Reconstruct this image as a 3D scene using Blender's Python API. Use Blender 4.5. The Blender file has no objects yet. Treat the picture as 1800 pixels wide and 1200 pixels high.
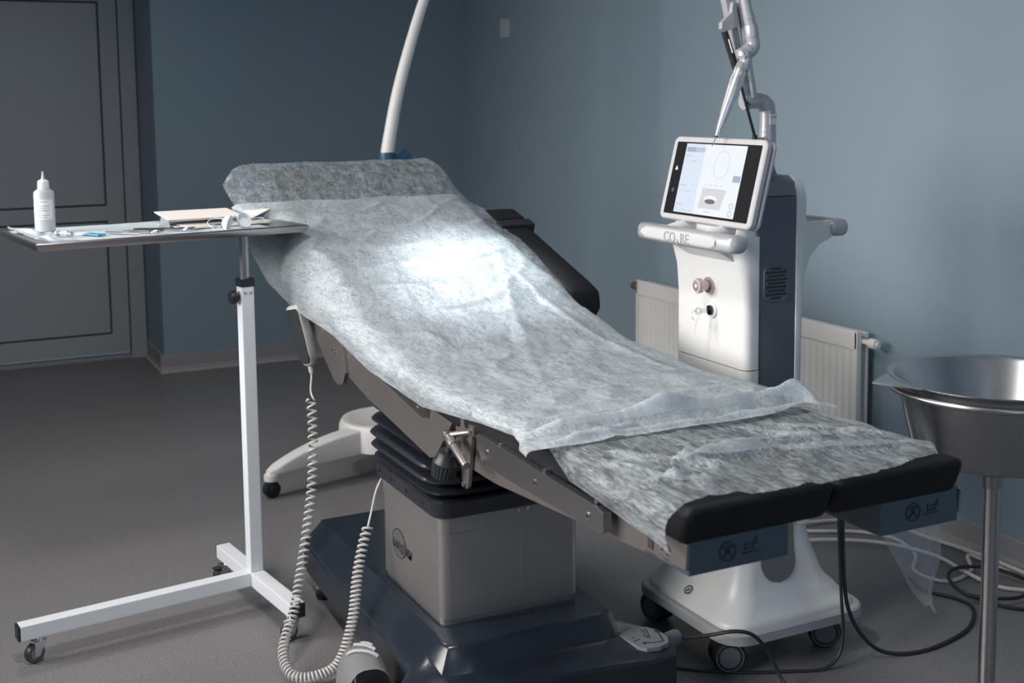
import bpy, bmesh, math, random
from mathutils import Vector, Matrix, noise
random.seed(7)
SC = bpy.context.scene
COL = SC.collection
# ------------------------------------------------------------------ camera
F_PX, PX, PY, CAM_H = 2164.0, 900.0, 404.0, 1.40
RIGHT = Vector((0.89499565, -0.44594557, -0.01073936))
DOWN = Vector((-0.05724047, -0.09093663, -0.99421027))
FWD = Vector((0.44238707, 0.89042859, -0.10691402))
cd = bpy.data.cameras.new('camera'); cam = bpy.data.objects.new('camera', cd); COL.objects.link(cam)
m = Matrix((RIGHT, -DOWN, -FWD)).transposed().to_4x4()
m.translation = Vector((0, 0, CAM_H)); cam.matrix_world = m
cd.sensor_width = 36; cd.lens = F_PX / 1800 * 36
cd.shift_x = 0.0; cd.shift_y = (PY - 600.0) / 1800.0
cd.clip_start = 0.05
cd.dof.use_dof = True; cd.dof.focus_distance = 2.75; cd.dof.aperture_fstop = 5.6
SC.camera = cam
# ------------------------------------------------------------------ world, exposure, lights
SC.view_settings.view_transform = 'Standard'
SC.view_settings.look = 'None'
SC.view_settings.exposure = 0.0
SC.view_settings.gamma = 1.0
SC.view_settings.use_curve_mapping = False
w = bpy.data.worlds.new('world'); SC.world = w; w.use_nodes = True
w.node_tree.nodes['Background'].inputs[0].default_value = (0.42, 0.60, 0.85, 1)
w.node_tree.nodes['Background'].inputs[1].default_value = 0.6

def area(name, loc, rot, sx, sy, power, color, spread=math.pi):
    l = bpy.data.lights.new(name, 'AREA'); l.shape = 'RECTANGLE'; l.size = sx; l.size_y = sy
    l.energy = power; l.color = color; l.spread = spread
    o = bpy.data.objects.new(name, l); COL.objects.link(o); o.location = loc; o.rotation_euler = rot
    return o
# daylight through the windows of the left wall and of the wall behind the camera
WINDOWS = [(-0.35, 0.65), (0.95, 1.95)]
SIDE_WINDOWS = [(1.35, 2.45), (2.85, 4.05)]
for a, b in WINDOWS:
    area('window_daylight', ((a + b) / 2, -1.62, 1.55), (math.radians(90), 0, 0), b - a - .1, 1.25, 8, (0.55, 0.76, 1.0))
for (a, b), pw in zip(SIDE_WINDOWS, (26, 26)):
    area('window_daylight', (-1.60, (a + b) / 2, 1.74), Vector((4.5, -.35, -1.15)).to_track_quat('-Z', 'Y').to_euler(), 1.25, b - a - .1, pw, (1.0, 0.95, 0.92), math.radians(92))
# ceiling luminaires (built below as panels)
PANELS = [(0.3, 2.0), (0.3, 4.6), (0.3, -.4)]
for (x, y), pw in zip(PANELS, (22, 12, 0.5)):
    area('ceiling_lamp_light', (x, y, 2.655), (0, 0, 0), .30, .30, pw, (1.0, 0.95, 0.90), math.radians(150))
# surgical lamp, aimed at the couch
LAMP = Vector((1.62, 3.55, 2.02)); AIM = Vector((1.375, 3.02, .93))
sp = bpy.data.lights.new('surgical_lamp_light', 'SPOT'); sp.energy = 150; sp.color = (0.93, 0.97, 1.0)
sp.spot_size = math.radians(27); sp.spot_blend = 1.0; sp.shadow_soft_size = 0.10
spo = bpy.data.objects.new('surgical_lamp_light', sp); COL.objects.link(spo)
spo.location = LAMP; spo.rotation_euler = (AIM - LAMP).to_track_quat('-Z', 'Y').to_euler()

# wide spill of the same lamp
sw = bpy.data.lights.new('surgical_lamp_spill', 'SPOT'); sw.energy = 2; sw.color = (0.93, 0.97, 1.0)
sw.spot_size = math.radians(150); sw.spot_blend = .6; sw.shadow_soft_size = 0.07
swo = bpy.data.objects.new('surgical_lamp_spill', sw); COL.objects.link(swo)
swo.rotation_euler = spo.rotation_euler

# ------------------------------------------------------------------ helpers
def tag(o, label=None, cat=None, group=None, kind=None):
    if label: o['label'] = label
    if cat: o['category'] = cat
    if group: o['group'] = group
    if kind: o['kind'] = kind
    return o
def empty(name, loc=(0, 0, 0), rz=0, label=None, cat=None, group=None):
    o = bpy.data.objects.new(name, None); COL.objects.link(o); o.empty_display_size = .05
    o.location = loc; o.rotation_euler = (0, 0, rz)
    return tag(o, label, cat, group)
def wmat(o):
    mm = Matrix.LocRotScale(o.location, o.rotation_euler, o.scale)
    return wmat(o.parent) @ mm if o.parent else mm
def obj(name, bm, mat, parent=None, smooth=False, local=False, angle=35):
    me = bpy.data.meshes.new(name)
    if parent is not None and not local: bm.transform(wmat(parent).inverted())
    bmesh.ops.recalc_face_normals(bm, faces=bm.faces)
    if smooth:
        for f in bm.faces: f.smooth = True
        for e in bm.edges:
            if len(e.link_faces) == 2 and e.calc_face_angle(0) > math.radians(angle): e.smooth = False
    bm.to_mesh(me); bm.free()
    for mt in (mat if isinstance(mat, (list, tuple)) else [mat]): me.materials.append(mt)
    o = bpy.data.objects.new(name, me); COL.objects.link(o)
    if parent is not None: o.parent = parent
    return o
def B(): return bmesh.new()
def add_box(bm, x0, x1, y0, y1, z0, z1, bev=0, seg=2, M=None, mi=0):
    t = bmesh.new(); bmesh.ops.create_cube(t, size=1)
    t.transform(Matrix.Translation(((x0+x1)/2, (y0+y1)/2, (z0+z1)/2)) @ Matrix.Diagonal((abs(x1-x0), abs(y1-y0), abs(z1-z0), 1)))
    if bev: bmesh.ops.bevel(t, geom=list(t.edges), offset=bev, segments=seg, profile=.7, affect='EDGES')
    merge(bm, t, M, mi)
def merge(bm, t, M=None, mi=0):
    if M is not None: t.transform(M)
    for f in t.faces: f.material_index = mi
    me = bpy.data.meshes.new('tmp'); t.to_mesh(me); t.free(); bm.from_mesh(me); bpy.data.meshes.remove(me)
def box(*a, **k):
    bm = B(); add_box(bm, *a, **k); return bm
def align(p0, p1):
    d = Vector(p1) - Vector(p0)
    return Matrix.Translation(p0) @ d.to_track_quat('Z', 'Y').to_matrix().to_4x4()
def add_cyl(bm, p0, p1, r0, r1=None, n=24, bev=0, mi=0):
    r1 = r0 if r1 is None else r1
    L = (Vector(p1) - Vector(p0)).length
    t = bmesh.new(); bmesh.ops.create_cone(t, cap_ends=True, segments=n, radius1=r0, radius2=r1, depth=L)
    t.transform(Matrix.Translation((0, 0, L/2)))
    if bev:
        ed = [e for e in t.edges if any(len(f.verts) > 4 for f in e.link_faces)]
        bmesh.ops.bevel(t, geom=ed, offset=bev, segments=2, profile=.7, affect='EDGES')
    merge(bm, t, align(p0, p1), mi)
def lathe(bm, prof, M=None, n=40, mi=0):
    """prof: list of (r, z) revolved about local Z"""
    t = bmesh.new(); rings = []
    for r, z in prof:
        if r < 1e-5: rings.append([t.verts.new((0, 0, z))])
        else: rings.append([t.verts.new((r*math.cos(2*math.pi*k/n), r*math.sin(2*math.pi*k/n), z)) for k in range(n)])
    for a, b in zip(rings, rings[1:]):
        for k in range(n):
            k2 = (k+1) % n
            if len(a) == 1 and len(b) == 1: continue
            if len(a) == 1: t.faces.new((a[0], b[k], b[k2]))
            elif len(b) == 1: t.faces.new((a[k], a[k2], b[0]))
            else: t.faces.new((a[k], a[k2], b[k2], b[k]))
    merge(bm, t, M, mi)
def catmull(pts, sub=8):
    P = [Vector(p) for p in pts]; out = []
    for i in range(len(P)-1):
        p0 = P[i-1] if i else P[0]*2 - P[1]; p1 = P[i]; p2 = P[i+1]; p3 = P[i+2] if i+2 < len(P) else P[-1]*2 - P[-2]
        for k in range(sub):
            t = k/sub
            out.append(.5*((2*p1) + (p2-p0)*t + (2*p0-5*p1+4*p2-p3)*t*t + (3*p1-p0-3*p2+p3)*t**3))
    out.append(P[-1]); return out
def frames(path):
    T = []
    for i in range(len(path)):
        a = path[max(i-1, 0)]; b = path[min(i+1, len(path)-1)]; T.append((b-a).normalized())
    n = T[0].orthogonal().normalized(); N = [n]
    for i in range(1, len(T)):
        n = (N[-1] - T[i]*N[-1].dot(T[i])).normalized(); N.append(n)
    return T, N
def add_tube(bm, path, r, n=12, cap=True, mi=0):
    path = [Vector(p) for p in path]; T, N = frames(path); rings = []
    t = bmesh.new()
    for i, p in enumerate(path):
        rr = r[i] if isinstance(r, (list, tuple)) else r
        b = T[i].cross(N[i])
        rings.append([t.verts.new(p + (N[i]*math.cos(2*math.pi*k/n) + b*math.sin(2*math.pi*k/n))*rr) for k in range(n)])
    for a, b in zip(rings, rings[1:]):
        for k in range(n): t.faces.new((a[k], a[(k+1) % n], b[(k+1) % n], b[k]))
    if cap: t.faces.new(rings[0][::-1]); t.faces.new(rings[-1])
    merge(bm, t, None, mi)
def rring(x0, x1, y0, y1, r, k=6):
    """rounded rectangle; r = single radius or (r at x0 side, r at x1 side)"""
    ra, rb = (r, r) if not isinstance(r, (tuple, list)) else r
    lim = min(x1-x0, y1-y0)*.4999; ra = min(ra, lim); rb = min(rb, lim)
    pts = []
    for cx, cy, rr, a0 in ((x1-rb, y1-rb, rb, 0), (x0+ra, y1-ra, ra, 90), (x0+ra, y0+ra, ra, 180), (x1-rb, y0+rb, rb, 270)):
        for j in range(k+1):
            a = math.radians(a0 + 90*j/k); pts.append((cx + rr*math.cos(a), cy + rr*math.sin(a)))
    return pts
def loft(bm, rings, cap0=True, cap1=True, closed=True, mi=0):
    t = bmesh.new(); R = [[t.verts.new(p) for p in ring] for ring in rings]
    n = len(R[0])
    for a, b in zip(R, R[1:]):
        for k in range(n if closed else n-1): t.faces.new((a[k], a[(k+1) % n], b[(k+1) % n], b[k]))
    if cap0: t.faces.new(R[0][::-1])
    if cap1: t.faces.new(R[-1])
    merge(bm, t, None, mi)
def zloft(bm, secs, **k):
    """secs: (z,x0,x1,y0,y1,r)"""
    loft(bm, [[(x, y, s[0]) for x, y in rring(*s[1:])] for s in secs], **k)
def prism(bm, pts, axis, a, b, bev=0, M=None, mi=0):
    """extrude a 2-D outline; axis 'x': pts are (y,z); 'y': (x,z); 'z': (x,y)"""
    t = bmesh.new()
    def mk(p, c): return {'x': (c, p[0], p[1]), 'y': (p[0], c, p[1]), 'z': (p[0], p[1], c)}[axis]
    lo = [t.verts.new(mk(p, a)) for p in pts]; hi = [t.verts.new(mk(p, b)) for p in pts]; n = len(pts)
    t.faces.new(lo[::-1]); t.faces.new(hi)
    for k in range(n): t.faces.new((lo[k], lo[(k+1) % n], hi[(k+1) % n], hi[k]))
    bmesh.ops.recalc_face_normals(t, faces=t.faces)
    if bev: bmesh.ops.bevel(t, geom=list(t.edges), offset=bev, segments=2, profile=.7, affect='EDGES')
    merge(bm, t, M, mi)
def interp(tab, x):
    """piecewise smooth interpolation in a table sorted by ascending key"""
    if x <= tab[0][0]: return tab[0][1]
    if x >= tab[-1][0]: return tab[-1][1]
    for (a, va), (b, vb) in zip(tab, tab[1:]):
        if a <= x <= b:
            t = (x-a)/(b-a); t = t*t*(3-2*t)*.5 + t*.5
            return va + (vb-va)*t if not isinstance(va, tuple) else tuple(p+(q-p)*t for p, q in zip(va, vb))
def text_bm(s, size, M, depth=0.0006, align_x='CENTER'):
    c = bpy.data.curves.new('lettering', 'FONT'); c.body = s; c.size = size; c.align_x = align_x; c.align_y = 'CENTER'
    c.extrude = depth/2; c.resolution_u = 3
    o = bpy.data.objects.new('tmp_text', c); COL.objects.link(o)
    dg = bpy.context.evaluated_depsgraph_get(); me = bpy.data.meshes.new_from_object(o.evaluated_get(dg))
    bm = B(); bm.from_mesh(me); bpy.data.meshes.remove(me); bpy.data.objects.remove(o); bpy.data.curves.remove(c)
    bm.transform(M); return bm
def basis(o, ux, uy):
    ux = Vector(ux).normalized(); uy = Vector(uy).normalized(); uz = ux.cross(uy)
    mm = Matrix((ux, uy, uz)).transposed().to_4x4(); mm.translation = Vector(o); return mm

# ------------------------------------------------------------------ materials
def mat(name, col, rough=.5, metal=0., spec=.5, coat=0., bump=0., bscale=200, var=0., vscale=3., aniso=None, emit=None, es=1., trans=0., alpha=1., sheen=0):
    mt = bpy.data.materials.new(name); mt.use_nodes = True; nt = mt.node_tree; b = nt.nodes['Principled BSDF']
    b.inputs['Base Color'].default_value = (*col, 1); b.inputs['Roughness'].default_value = rough
    b.inputs['Metallic'].default_value = metal; b.inputs['Specular IOR Level'].default_value = spec
    b.inputs['Coat Weight'].default_value = coat; b.inputs['Coat Roughness'].default_value = .12
    b.inputs['Transmission Weight'].default_value = trans; b.inputs['Alpha'].default_value = alpha
    if emit: b.inputs['Emission Color'].default_value = (*emit, 1); b.inputs['Emission Strength'].default_value = es
    tc = nt.nodes.new('ShaderNodeTexCoord')
    if bump:
        mp = nt.nodes.new('ShaderNodeMapping'); nt.links.new(tc.outputs['Object'], mp.inputs['Vector'])
        if aniso: mp.inputs['Scale'].default_value = aniso
        nz = nt.nodes.new('ShaderNodeTexNoise'); nz.inputs['Scale'].default_value = bscale; nz.inputs['Detail'].default_value = 3
        bp = nt.nodes.new('ShaderNodeBump'); bp.inputs['Strength'].default_value = bump; bp.inputs['Distance'].default_value = .002
        nt.links.new(mp.outputs[0], nz.inputs['Vector']); nt.links.new(nz.outputs['Fac'], bp.inputs['Height'])
        nt.links.new(bp.outputs['Normal'], b.inputs['Normal'])
    if var:
        nz = nt.nodes.new('ShaderNodeTexNoise'); nz.inputs['Scale'].default_value = vscale; nz.inputs['Detail'].default_value = 4
        if aniso:
            mp = nt.nodes.new('ShaderNodeMapping'); nt.links.new(tc.outputs['Object'], mp.inputs['Vector']); mp.inputs['Scale'].default_value = aniso
            nt.links.new(mp.outputs[0], nz.inputs['Vector'])
        else: nt.links.new(tc.outputs['Object'], nz.inputs['Vector'])
        mx = nt.nodes.new('ShaderNodeMix'); mx.data_type = 'RGBA'
        mx.inputs[6].default_value = (*[c*(1-var) for c in col], 1); mx.inputs[7].default_value = (*[min(1, c*(1+var)) for c in col], 1)
        nt.links.new(nz.outputs['Fac'], mx.inputs[0]); nt.links.new(mx.outputs[2], b.inputs['Base Color'])
    return mt
M_WALL = mat('painted_wall', (.232, .306, .360), .55, bump=.15, bscale=260, var=.04)
M_CEIL = mat('ceiling_paint', (.75, .75, .74), .8)
M_DOOR = mat('door_paint', (.37, .39, .41), .5, bump=.1, bscale=300)
M_DOORD = mat('door_groove', (.10, .11, .13), .6)
M_SKIRT = mat('skirting_vinyl', (.31, .295, .30), .5)
M_SKLINE = mat('skirting_trim', (.45, .43, .42), .5)
M_WHITE = mat('white_powder_coat', (.66, .69, .72), .35, bump=.03, bscale=900)
M_RAD = mat('radiator_enamel', (.72, .72, .70), .4)
M_BLACKP = mat('black_plastic', (.012, .014, .018), .45)
M_CHROME = mat('chrome', (.72, .73, .75), .16, 1.)
M_STEEL = mat('polished_steel', (.45, .44, .44), .28, 1., bump=.05, bscale=500)
M_BOLT = mat('satin_steel', (.36, .34, .33), .36, 1.)
M_BRUSH = mat('brushed_steel', (.34, .325, .32), .40, .85, bump=.12, bscale=60, aniso=(1, 1, 40), var=.12, vscale=30)
M_FRAME = mat('bead_blasted_steel', (.315, .29, .28), .46, 1., bump=.1, bscale=900, var=.08, vscale=6)
M_BASIN = mat('spun_steel', (.42, .43, .45), .27, 1., bump=.05, bscale=40, aniso=(1, 1, 30), var=.08, vscale=20)
M_VINYL = mat('black_vinyl', (.006, .006, .008), .62, spec=.28, bump=.15, bscale=700)
M_RUBBER = mat('rubber_bellows', (.012, .014, .020), .30, coat=.25)
M_COVER = mat('dark_base_cover', (.012, .018, .026), .26, coat=.15, bump=.04, bscale=1500)
M_GREYP = mat('grey_plastic', (.36, .37, .38), .45)
M_MIDGREY = mat('mid_grey_plastic', (.16, .17, .19), .5)
M_HUB = mat('hub_grey', (.13, .14, .15), .5)
M_SLATE = mat('slate_panel', (.085, .102, .130), .5, bump=.06, bscale=900)
M_MACH = mat('white_machine_shell', (.66, .67, .66), .36)
M_MACHD = mat('silver_trim', (.42, .43, .45), .35, .3)
M_LAMPW = mat('lamp_white', (.74, .73, .71), .45)
M_BLUE = mat('blue_plastic', (.02, .09, .17), .4)
M_CORDW = mat('cord_grey', (.50, .49, .47), .5)
M_CABW = mat('cable_white', (.55, .53, .50), .5)
M_CABB = mat('cable_black', (.015, .016, .018), .45)
M_PAPER = mat('paper', (.80, .76, .72), .8)
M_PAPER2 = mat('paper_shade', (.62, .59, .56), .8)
M_INK = mat('ink', (.05, .05, .06), .7)
M_INKG = mat('ink_grey', (.25, .26, .28), .7)
M_LABEL = mat('label_grey', (.20, .215, .235), .5)
M_CABLUE = mat('blade_blue', (.08, .30, .48), .35)
M_BRASS = mat('pinkish_metal', (.50, .40, .38), .35, .7)
M_PLATEW = mat('socket_plastic', (.45, .48, .52), .5)
M_TEXT = mat('engraved', (.025, .027, .032), .6)
M_LEDW = mat('white_icon', (.8, .8, .8), .5)

def floor_mat():
    mt = bpy.data.materials.new('speckled_vinyl_floor'); mt.use_nodes = True; nt = mt.node_tree; b = nt.nodes['Principled BSDF']
    tc = nt.nodes.new('ShaderNodeTexCoord')
    n1 = nt.nodes.new('ShaderNodeTexNoise'); n1.inputs['Scale'].default_value = 160; n1.inputs['Detail'].default_value = 3
    r1 = nt.nodes.new('ShaderNodeValToRGB'); r1.color_ramp.elements[0].position = .36; r1.color_ramp.elements[1].position = .62
    r1.color_ramp.elements[0].color = (.136, .132, .138, 1); r1.color_ramp.elements[1].color = (.196, .190, .195, 1)
    v = nt.nodes.new('ShaderNodeTexVoronoi'); v.inputs['Scale'].default_value = 95
    r2 = nt.nodes.new('ShaderNodeValToRGB'); r2.color_ramp.elements[0].position = .0; r2.color_ramp.elements[1].position = .16
    r2.color_ramp.elements[0].color = (1, 1, 1, 1); r2.color_ramp.elements[1].color = (0, 0, 0, 1)
    mx = nt.nodes.new('ShaderNodeMix'); mx.data_type = 'RGBA'; mx.inputs[7].default_value = (.30, .28, .26, 1)
    ml = nt.nodes.new('ShaderNodeMath'); ml.operation = 'MULTIPLY'; ml.inputs[1].default_value = .5
    for a in (n1, v): nt.links.new(tc.outputs['Object'], a.inputs['Vector'])
    nt.links.new(n1.outputs['Fac'], r1.inputs[0]); nt.links.new(v.outputs['Distance'], r2.inputs[0])
    nt.links.new(r2.outputs[0], ml.inputs[0]); nt.links.new(ml.outputs[0], mx.inputs[0]); nt.links.new(r1.outputs[0], mx.inputs[6])
    nt.links.new(mx.outputs[2], b.inputs['Base Color'])
    b.inputs['Roughness'].default_value = .42; b.inputs['Specular IOR Level'].default_value = .4
    bp = nt.nodes.new('ShaderNodeBump'); bp.inputs['Strength'].default_value = .1; bp.inputs['Distance'].default_value = .001
    nt.links.new(n1.outputs['Fac'], bp.inputs['Height']); nt.links.new(bp.outputs[0], b.inputs['Normal'])
    return mt
M_FLOOR = floor_mat()

def fleece(name, a_lo, a_hi, p0, p1, col=(.49, .55, .585), scale=26., stretch=(1.0, .38, 1.0), transl=.25):
    """non-woven fabric: white fibres over see-through gaps"""
    mt = bpy.data.materials.new(name); mt.use_nodes = True; nt = mt.node_tree
    nt.nodes.remove(nt.nodes['Principled BSDF']); out = nt.nodes['Material Output']
    tc = nt.nodes.new('ShaderNodeTexCoord')
    mp = nt.nodes.new('ShaderNodeMapping'); mp.inputs['Scale'].default_value = stretch; mp.inputs['Rotation'].default_value = (0, 0, .9)
    nt.links.new(tc.outputs['Object'], mp.inputs['Vector'])
    nz = nt.nodes.new('ShaderNodeTexNoise'); nz.inputs['Scale'].default_value = scale; nz.inputs['Detail'].default_value = 9
    nz.inputs['Roughness'].default_value = .70; nz.inputs['Distortion'].default_value = .35
    mp2 = nt.nodes.new('ShaderNodeMapping'); mp2.inputs['Scale'].default_value = (1.0, .16, 1.0); mp2.inputs['Rotation'].default_value = (0, 0, 1.0)
    nt.links.new(tc.outputs['Object'], mp2.inputs['Vector'])
    n2 = nt.nodes.new('ShaderNodeTexNoise'); n2.inputs['Scale'].default_value = 130; n2.inputs['Detail'].default_value = 4; n2.inputs['Distortion'].default_value = 2.
    nt.links.new(mp.outputs[0], nz.inputs['Vector']); nt.links.new(mp2.outputs[0], n2.inputs['Vector'])
    mx = nt.nodes.new('ShaderNodeMix'); mx.data_type = 'FLOAT'; mx.inputs[0].default_value = .5
    nt.links.new(nz.outputs['Fac'], mx.inputs[2]); nt.links.new(n2.outputs['Fac'], mx.inputs[3])
    mr = nt.nodes.new('ShaderNodeMapRange'); mr.inputs['From Min'].default_value = p0; mr.inputs['From Max'].default_value = p1
    mr.inputs['To Min'].default_value = a_lo; mr.inputs['To Max'].default_value = a_hi; mr.interpolation_type = 'SMOOTHSTEP'
    nt.links.new(mx.outputs[0], mr.inputs['Value'])
    d = nt.nodes.new('ShaderNodeBsdfDiffuse'); d.inputs[0].default_value = (*col, 1)
    t = nt.nodes.new('ShaderNodeBsdfTranslucent'); t.inputs[0].default_value = (*col, 1)
    g = nt.nodes.new('ShaderNodeBsdfGlossy'); g.inputs['Roughness'].default_value = .45; g.inputs[0].default_value = (.9, .95, 1, 1)
    m1 = nt.nodes.new('ShaderNodeMixShader'); m1.inputs[0].default_value = transl
    nt.links.new(d.outputs[0], m1.inputs[1]); nt.links.new(t.outputs[0], m1.inputs[2])
    m3 = nt.nodes.new('ShaderNodeMixShader'); m3.inputs[0].default_value = .06
    nt.links.new(m1.outputs[0], m3.inputs[1]); nt.links.new(g.outputs[0], m3.inputs[2])
    tr = nt.nodes.new('ShaderNodeBsdfTransparent')
    m2 = nt.nodes.new('ShaderNodeMixShader'); nt.links.new(mr.outputs[0], m2.inputs[0])
    nt.links.new(tr.outputs[0], m2.inputs[1]); nt.links.new(m3.outputs[0], m2.inputs[2])
    bp = nt.nodes.new('ShaderNodeBump'); bp.inputs['Strength'].default_value = .35; bp.inputs['Distance'].default_value = .003
    nt.links.new(mx.outputs[0], bp.inputs['Height'])
    for s in (d, g): nt.links.new(bp.outputs[0], s.inputs['Normal'])
    nt.links.new(m2.outputs[0], out.inputs['Surface'])
    return mt
M_SHEET = fleece('thin_fleece', .20, .74, .38, .66, scale=44., stretch=(1.0, .30, 1.0))
M_SHEET2 = fleece('top_fleece', .45, .96, .36, .62, scale=20.)
M_FILM = fleece('clear_film', .34, .50, .3, .7, col=(.52, .54, .57), scale=8)
M_DRAPE = fleece('tray_drape', .80, .95, .3, .7, col=(.70, .80, .86), scale=20)

# ------------------------------------------------------------------ room
XR, YB, YD, XC, ZC = 2.879, 6.42, 6.93, 1.172, 2.75
def struct(name, bm, mt, parent=None, **k):
    o = obj(name, bm, mt, parent, **k)
    if parent is None: o['kind'] = 'structure'
    return o
struct('floor', box(-1.8, XR+.1, -1.8, YD+.1, -.1, 0), M_FLOOR)
struct('ceiling', box(-1.8, XR+.1, -1.8, YD+.1, ZC, ZC+.1), M_CEIL)
struct('wall_right', box(XR, XR+.1, -1.8, YB, 0, ZC), M_WALL)
struct('wall_back', box(XC, XR+.1, YB, YD+.1, 0, ZC), M_WALL)
bm = B(); ys = [-1.8, *SIDE_WINDOWS[0], *SIDE_WINDOWS[1], YD+.1]
for a, b in ((0, 1), (2, 3), (4, 5)): add_box(bm, -1.8, -1.7, ys[a], ys[b], 0, ZC)
for a, b in SIDE_WINDOWS:
    add_box(bm, -1.8, -1.7, a, b, 0, 1.05); add_box(bm, -1.8, -1.7, a, b, 2.45, ZC)
struct('wall_left', bm, M_WALL)
bm = B(); add_box(bm, -1.7, .05, YD, YD+.1, 0, ZC); add_box(bm, .05, XC, YD, YD+.1, 2.12, ZC)
struct('wall_door_side', bm, M_WALL)
bm = B(); xs = [-1.7, WINDOWS[0][0], WINDOWS[0][1], WINDOWS[1][0], WINDOWS[1][1], XR]
for a, b in ((0, 1), (2, 3), (4, 5)): add_box(bm, xs[a], xs[b], -1.8, -1.7, 0, ZC)
for a, b in WINDOWS:
    add_box(bm, a, b, -1.8, -1.7, 0, .85); add_box(bm, a, b, -1.8, -1.7, 2.25, ZC)
struct('wall_front', bm, M_WALL)
for i, (a, b) in enumerate(WINDOWS):
    r = empty('window_%d' % (i+1), ((a+b)/2, -1.75, .85)); r['kind'] = 'structure'
    bm = B()
    for q in ((a, a+.05, .85, 2.25), (b-.05, b, .85, 2.25), (a+.05, b-.05, .85, .9), (a+.05, b-.05, 2.2, 2.25), ((a+b)/2-.03, (a+b)/2+.03, .9, 2.2)):
        add_box(bm, q[0], q[1], -1.78, -1.72, q[2], q[3], .004)
    obj('window_frame', bm, M_WHITE, r)
    obj('window_sill', box(a-.03, b+.03, -1.74, -1.58, .82, .85, .005), M_WHITE, r)
for i, (a, b) in enumerate(SIDE_WINDOWS):
    r = empty('window_%d' % (i+3), (-1.75, (a+b)/2, 1.05)); r['kind'] = 'structure'
    bm = B()
    for q in ((a, a+.05, 1.05, 2.45), (b-.05, b, 1.05, 2.45), (a+.05, b-.05, 1.05, 1.10), (a+.05, b-.05, 2.40, 2.45), ((a+b)/2-.03, (a+b)/2+.03, 1.10, 2.40)):
        add_box(bm, -1.78, -1.72, q[0], q[1], q[2], q[3], .004)
    obj('window_frame', bm, M_WHITE, r)
    obj('window_sill', box(-1.74, -1.58, a-.03, b+.03, 1.02, 1.05, .005), M_WHITE, r)
# skirting boards: coved vinyl with a pale line at the floor
def skirting(name, axis, c, a, b, s):
    r = empty(name, (c, a, 0) if axis == 'x' else (a, c, 0)); r['kind'] = 'structure'
    prof = [(0, 0), (s*.022, 0), (s*.010, .014), (s*.006, .03), (s*.006, .088), (0, .091)]
    bm = B(); t = bmesh.new()
    lo = [t.verts.new((c+p, a, z) if axis == 'x' else (a, c+p, z)) for p, z in prof]
    hi = [t.verts.new((c+p, b, z) if axis == 'x' else (b, c+p, z)) for p, z in prof]
    for k in range(len(prof)): t.faces.new((lo[k], lo[(k+1) % len(prof)], hi[(k+1) % len(prof)], hi[k]))
    t.faces.new(lo); t.faces.new(hi[::-1]); merge(bm, t)
    obj('skirting_board', bm, M_SKIRT, r)
    bm = B(); u, v = sorted((c + s*.0065, c + s*.024))
    if axis == 'x': add_box(bm, u, v, a, b, .0, .009, .002)
    else: add_box(bm, a, b, u, v, .0, .009, .002)
    obj('skirting_edge', bm, M_SKLINE, r)
skirting('baseboard_back', 'y', YB, XC-.02, XR-.02, -1)
skirting('baseboard_right', 'x', XR, -1.7, YB-.02, -1)
skirting('baseboard_niche', 'x', XC, YB-.005, YD-.06, -1)
# door
dr = empty('door_1', (.6, YD, 0)); dr['kind'] = 'structure'
DY = YD - .01
bm = B()
for q in ((1.086, 1.167, 0, 2.12), (.05, .13, 0, 2.12), (.13, 1.086, 2.04, 2.12)):
    add_box(bm, q[0], q[1], DY-.04, DY+.05, q[2], q[3], .004)
obj('door_frame', bm, M_DOOR, dr)
bm = B()      # leaf: stiles and rails around two sunk panels
lx0, lx1 = .134, 1.080
for q in ((lx0, .24, .034, 2.036), (.990, lx1, .034, 2.036), (.24, .99, .034, .140), (.24, .99, .762, .842), (.24, .99, 1.93, 2.036)):
    add_box(bm, q[0], q[1], DY-.022, DY+.03, q[2], q[3], .0025)
obj('door_leaf', bm, M_DOOR, dr)
for z0, z1 in ((.150, .752), (.852, 1.92)):
    obj('door_panel', box(.25, .980, DY-.016, DY+.02, z0, z1, .003), M_DOOR, dr)
obj('door_recess', box(.13, 1.085, DY+.01, DY+.035, .03, 2.04), M_DOORD, dr)
bm = B(); add_box(bm, .10, 1.12, DY-.03, DY+.04, 0, .022, .004)
obj('door_threshold', bm, M_SKIRT, dr)
# wall plate
r = empty('wall_plate', (XR, 5.84, 1.76), label='small pale blank plate high on the right wall near the corner', cat='wall plate')
obj('cover_plate', box(XR-.012, XR, 5.79, 5.89, 1.71, 1.81, .004), M_PLATEW, r)
obj('inner_rocker', box(XR-.016, XR-.011, 5.808, 5.872, 1.728, 1.792, .003), M_PLATEW, r)
# ceiling lamps
def emis(name, col, s):
    mt = bpy.data.materials.new(name); mt.use_nodes = True; b = mt.node_tree.nodes['Principled BSDF']
    b.inputs['Base Color'].default_value = (*[c*.3 for c in col], 1); b.inputs['Emission Color'].default_value = (*col, 1); b.inputs['Emission Strength'].default_value = s
    return mt
M_GLOW = emis('luminaire_diffuser', (1, .95, .9), 3.0)
for (x, y) in PANELS:
    r = empty('ceiling_lamp', (x, y, ZC), label='square white ceiling panel lamp above the room', cat='ceiling lamp', group='ceiling panel lamps')
    bm = B()
    for q in ((x-.3, x-.27, y-.3, y+.3), (x+.27, x+.3, y-.3, y+.3), (x-.27, x+.27, y-.3, y-.27), (x-.27, x+.27, y+.27, y+.3)):
        add_box(bm, *q, ZC-.06, ZC, .003)
    obj('lamp_frame', bm, M_WHITE, r); obj('diffuser', box(x-.27, x+.27, y-.27, y+.27, ZC-.05, ZC-.04), M_GLOW, r)

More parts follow.
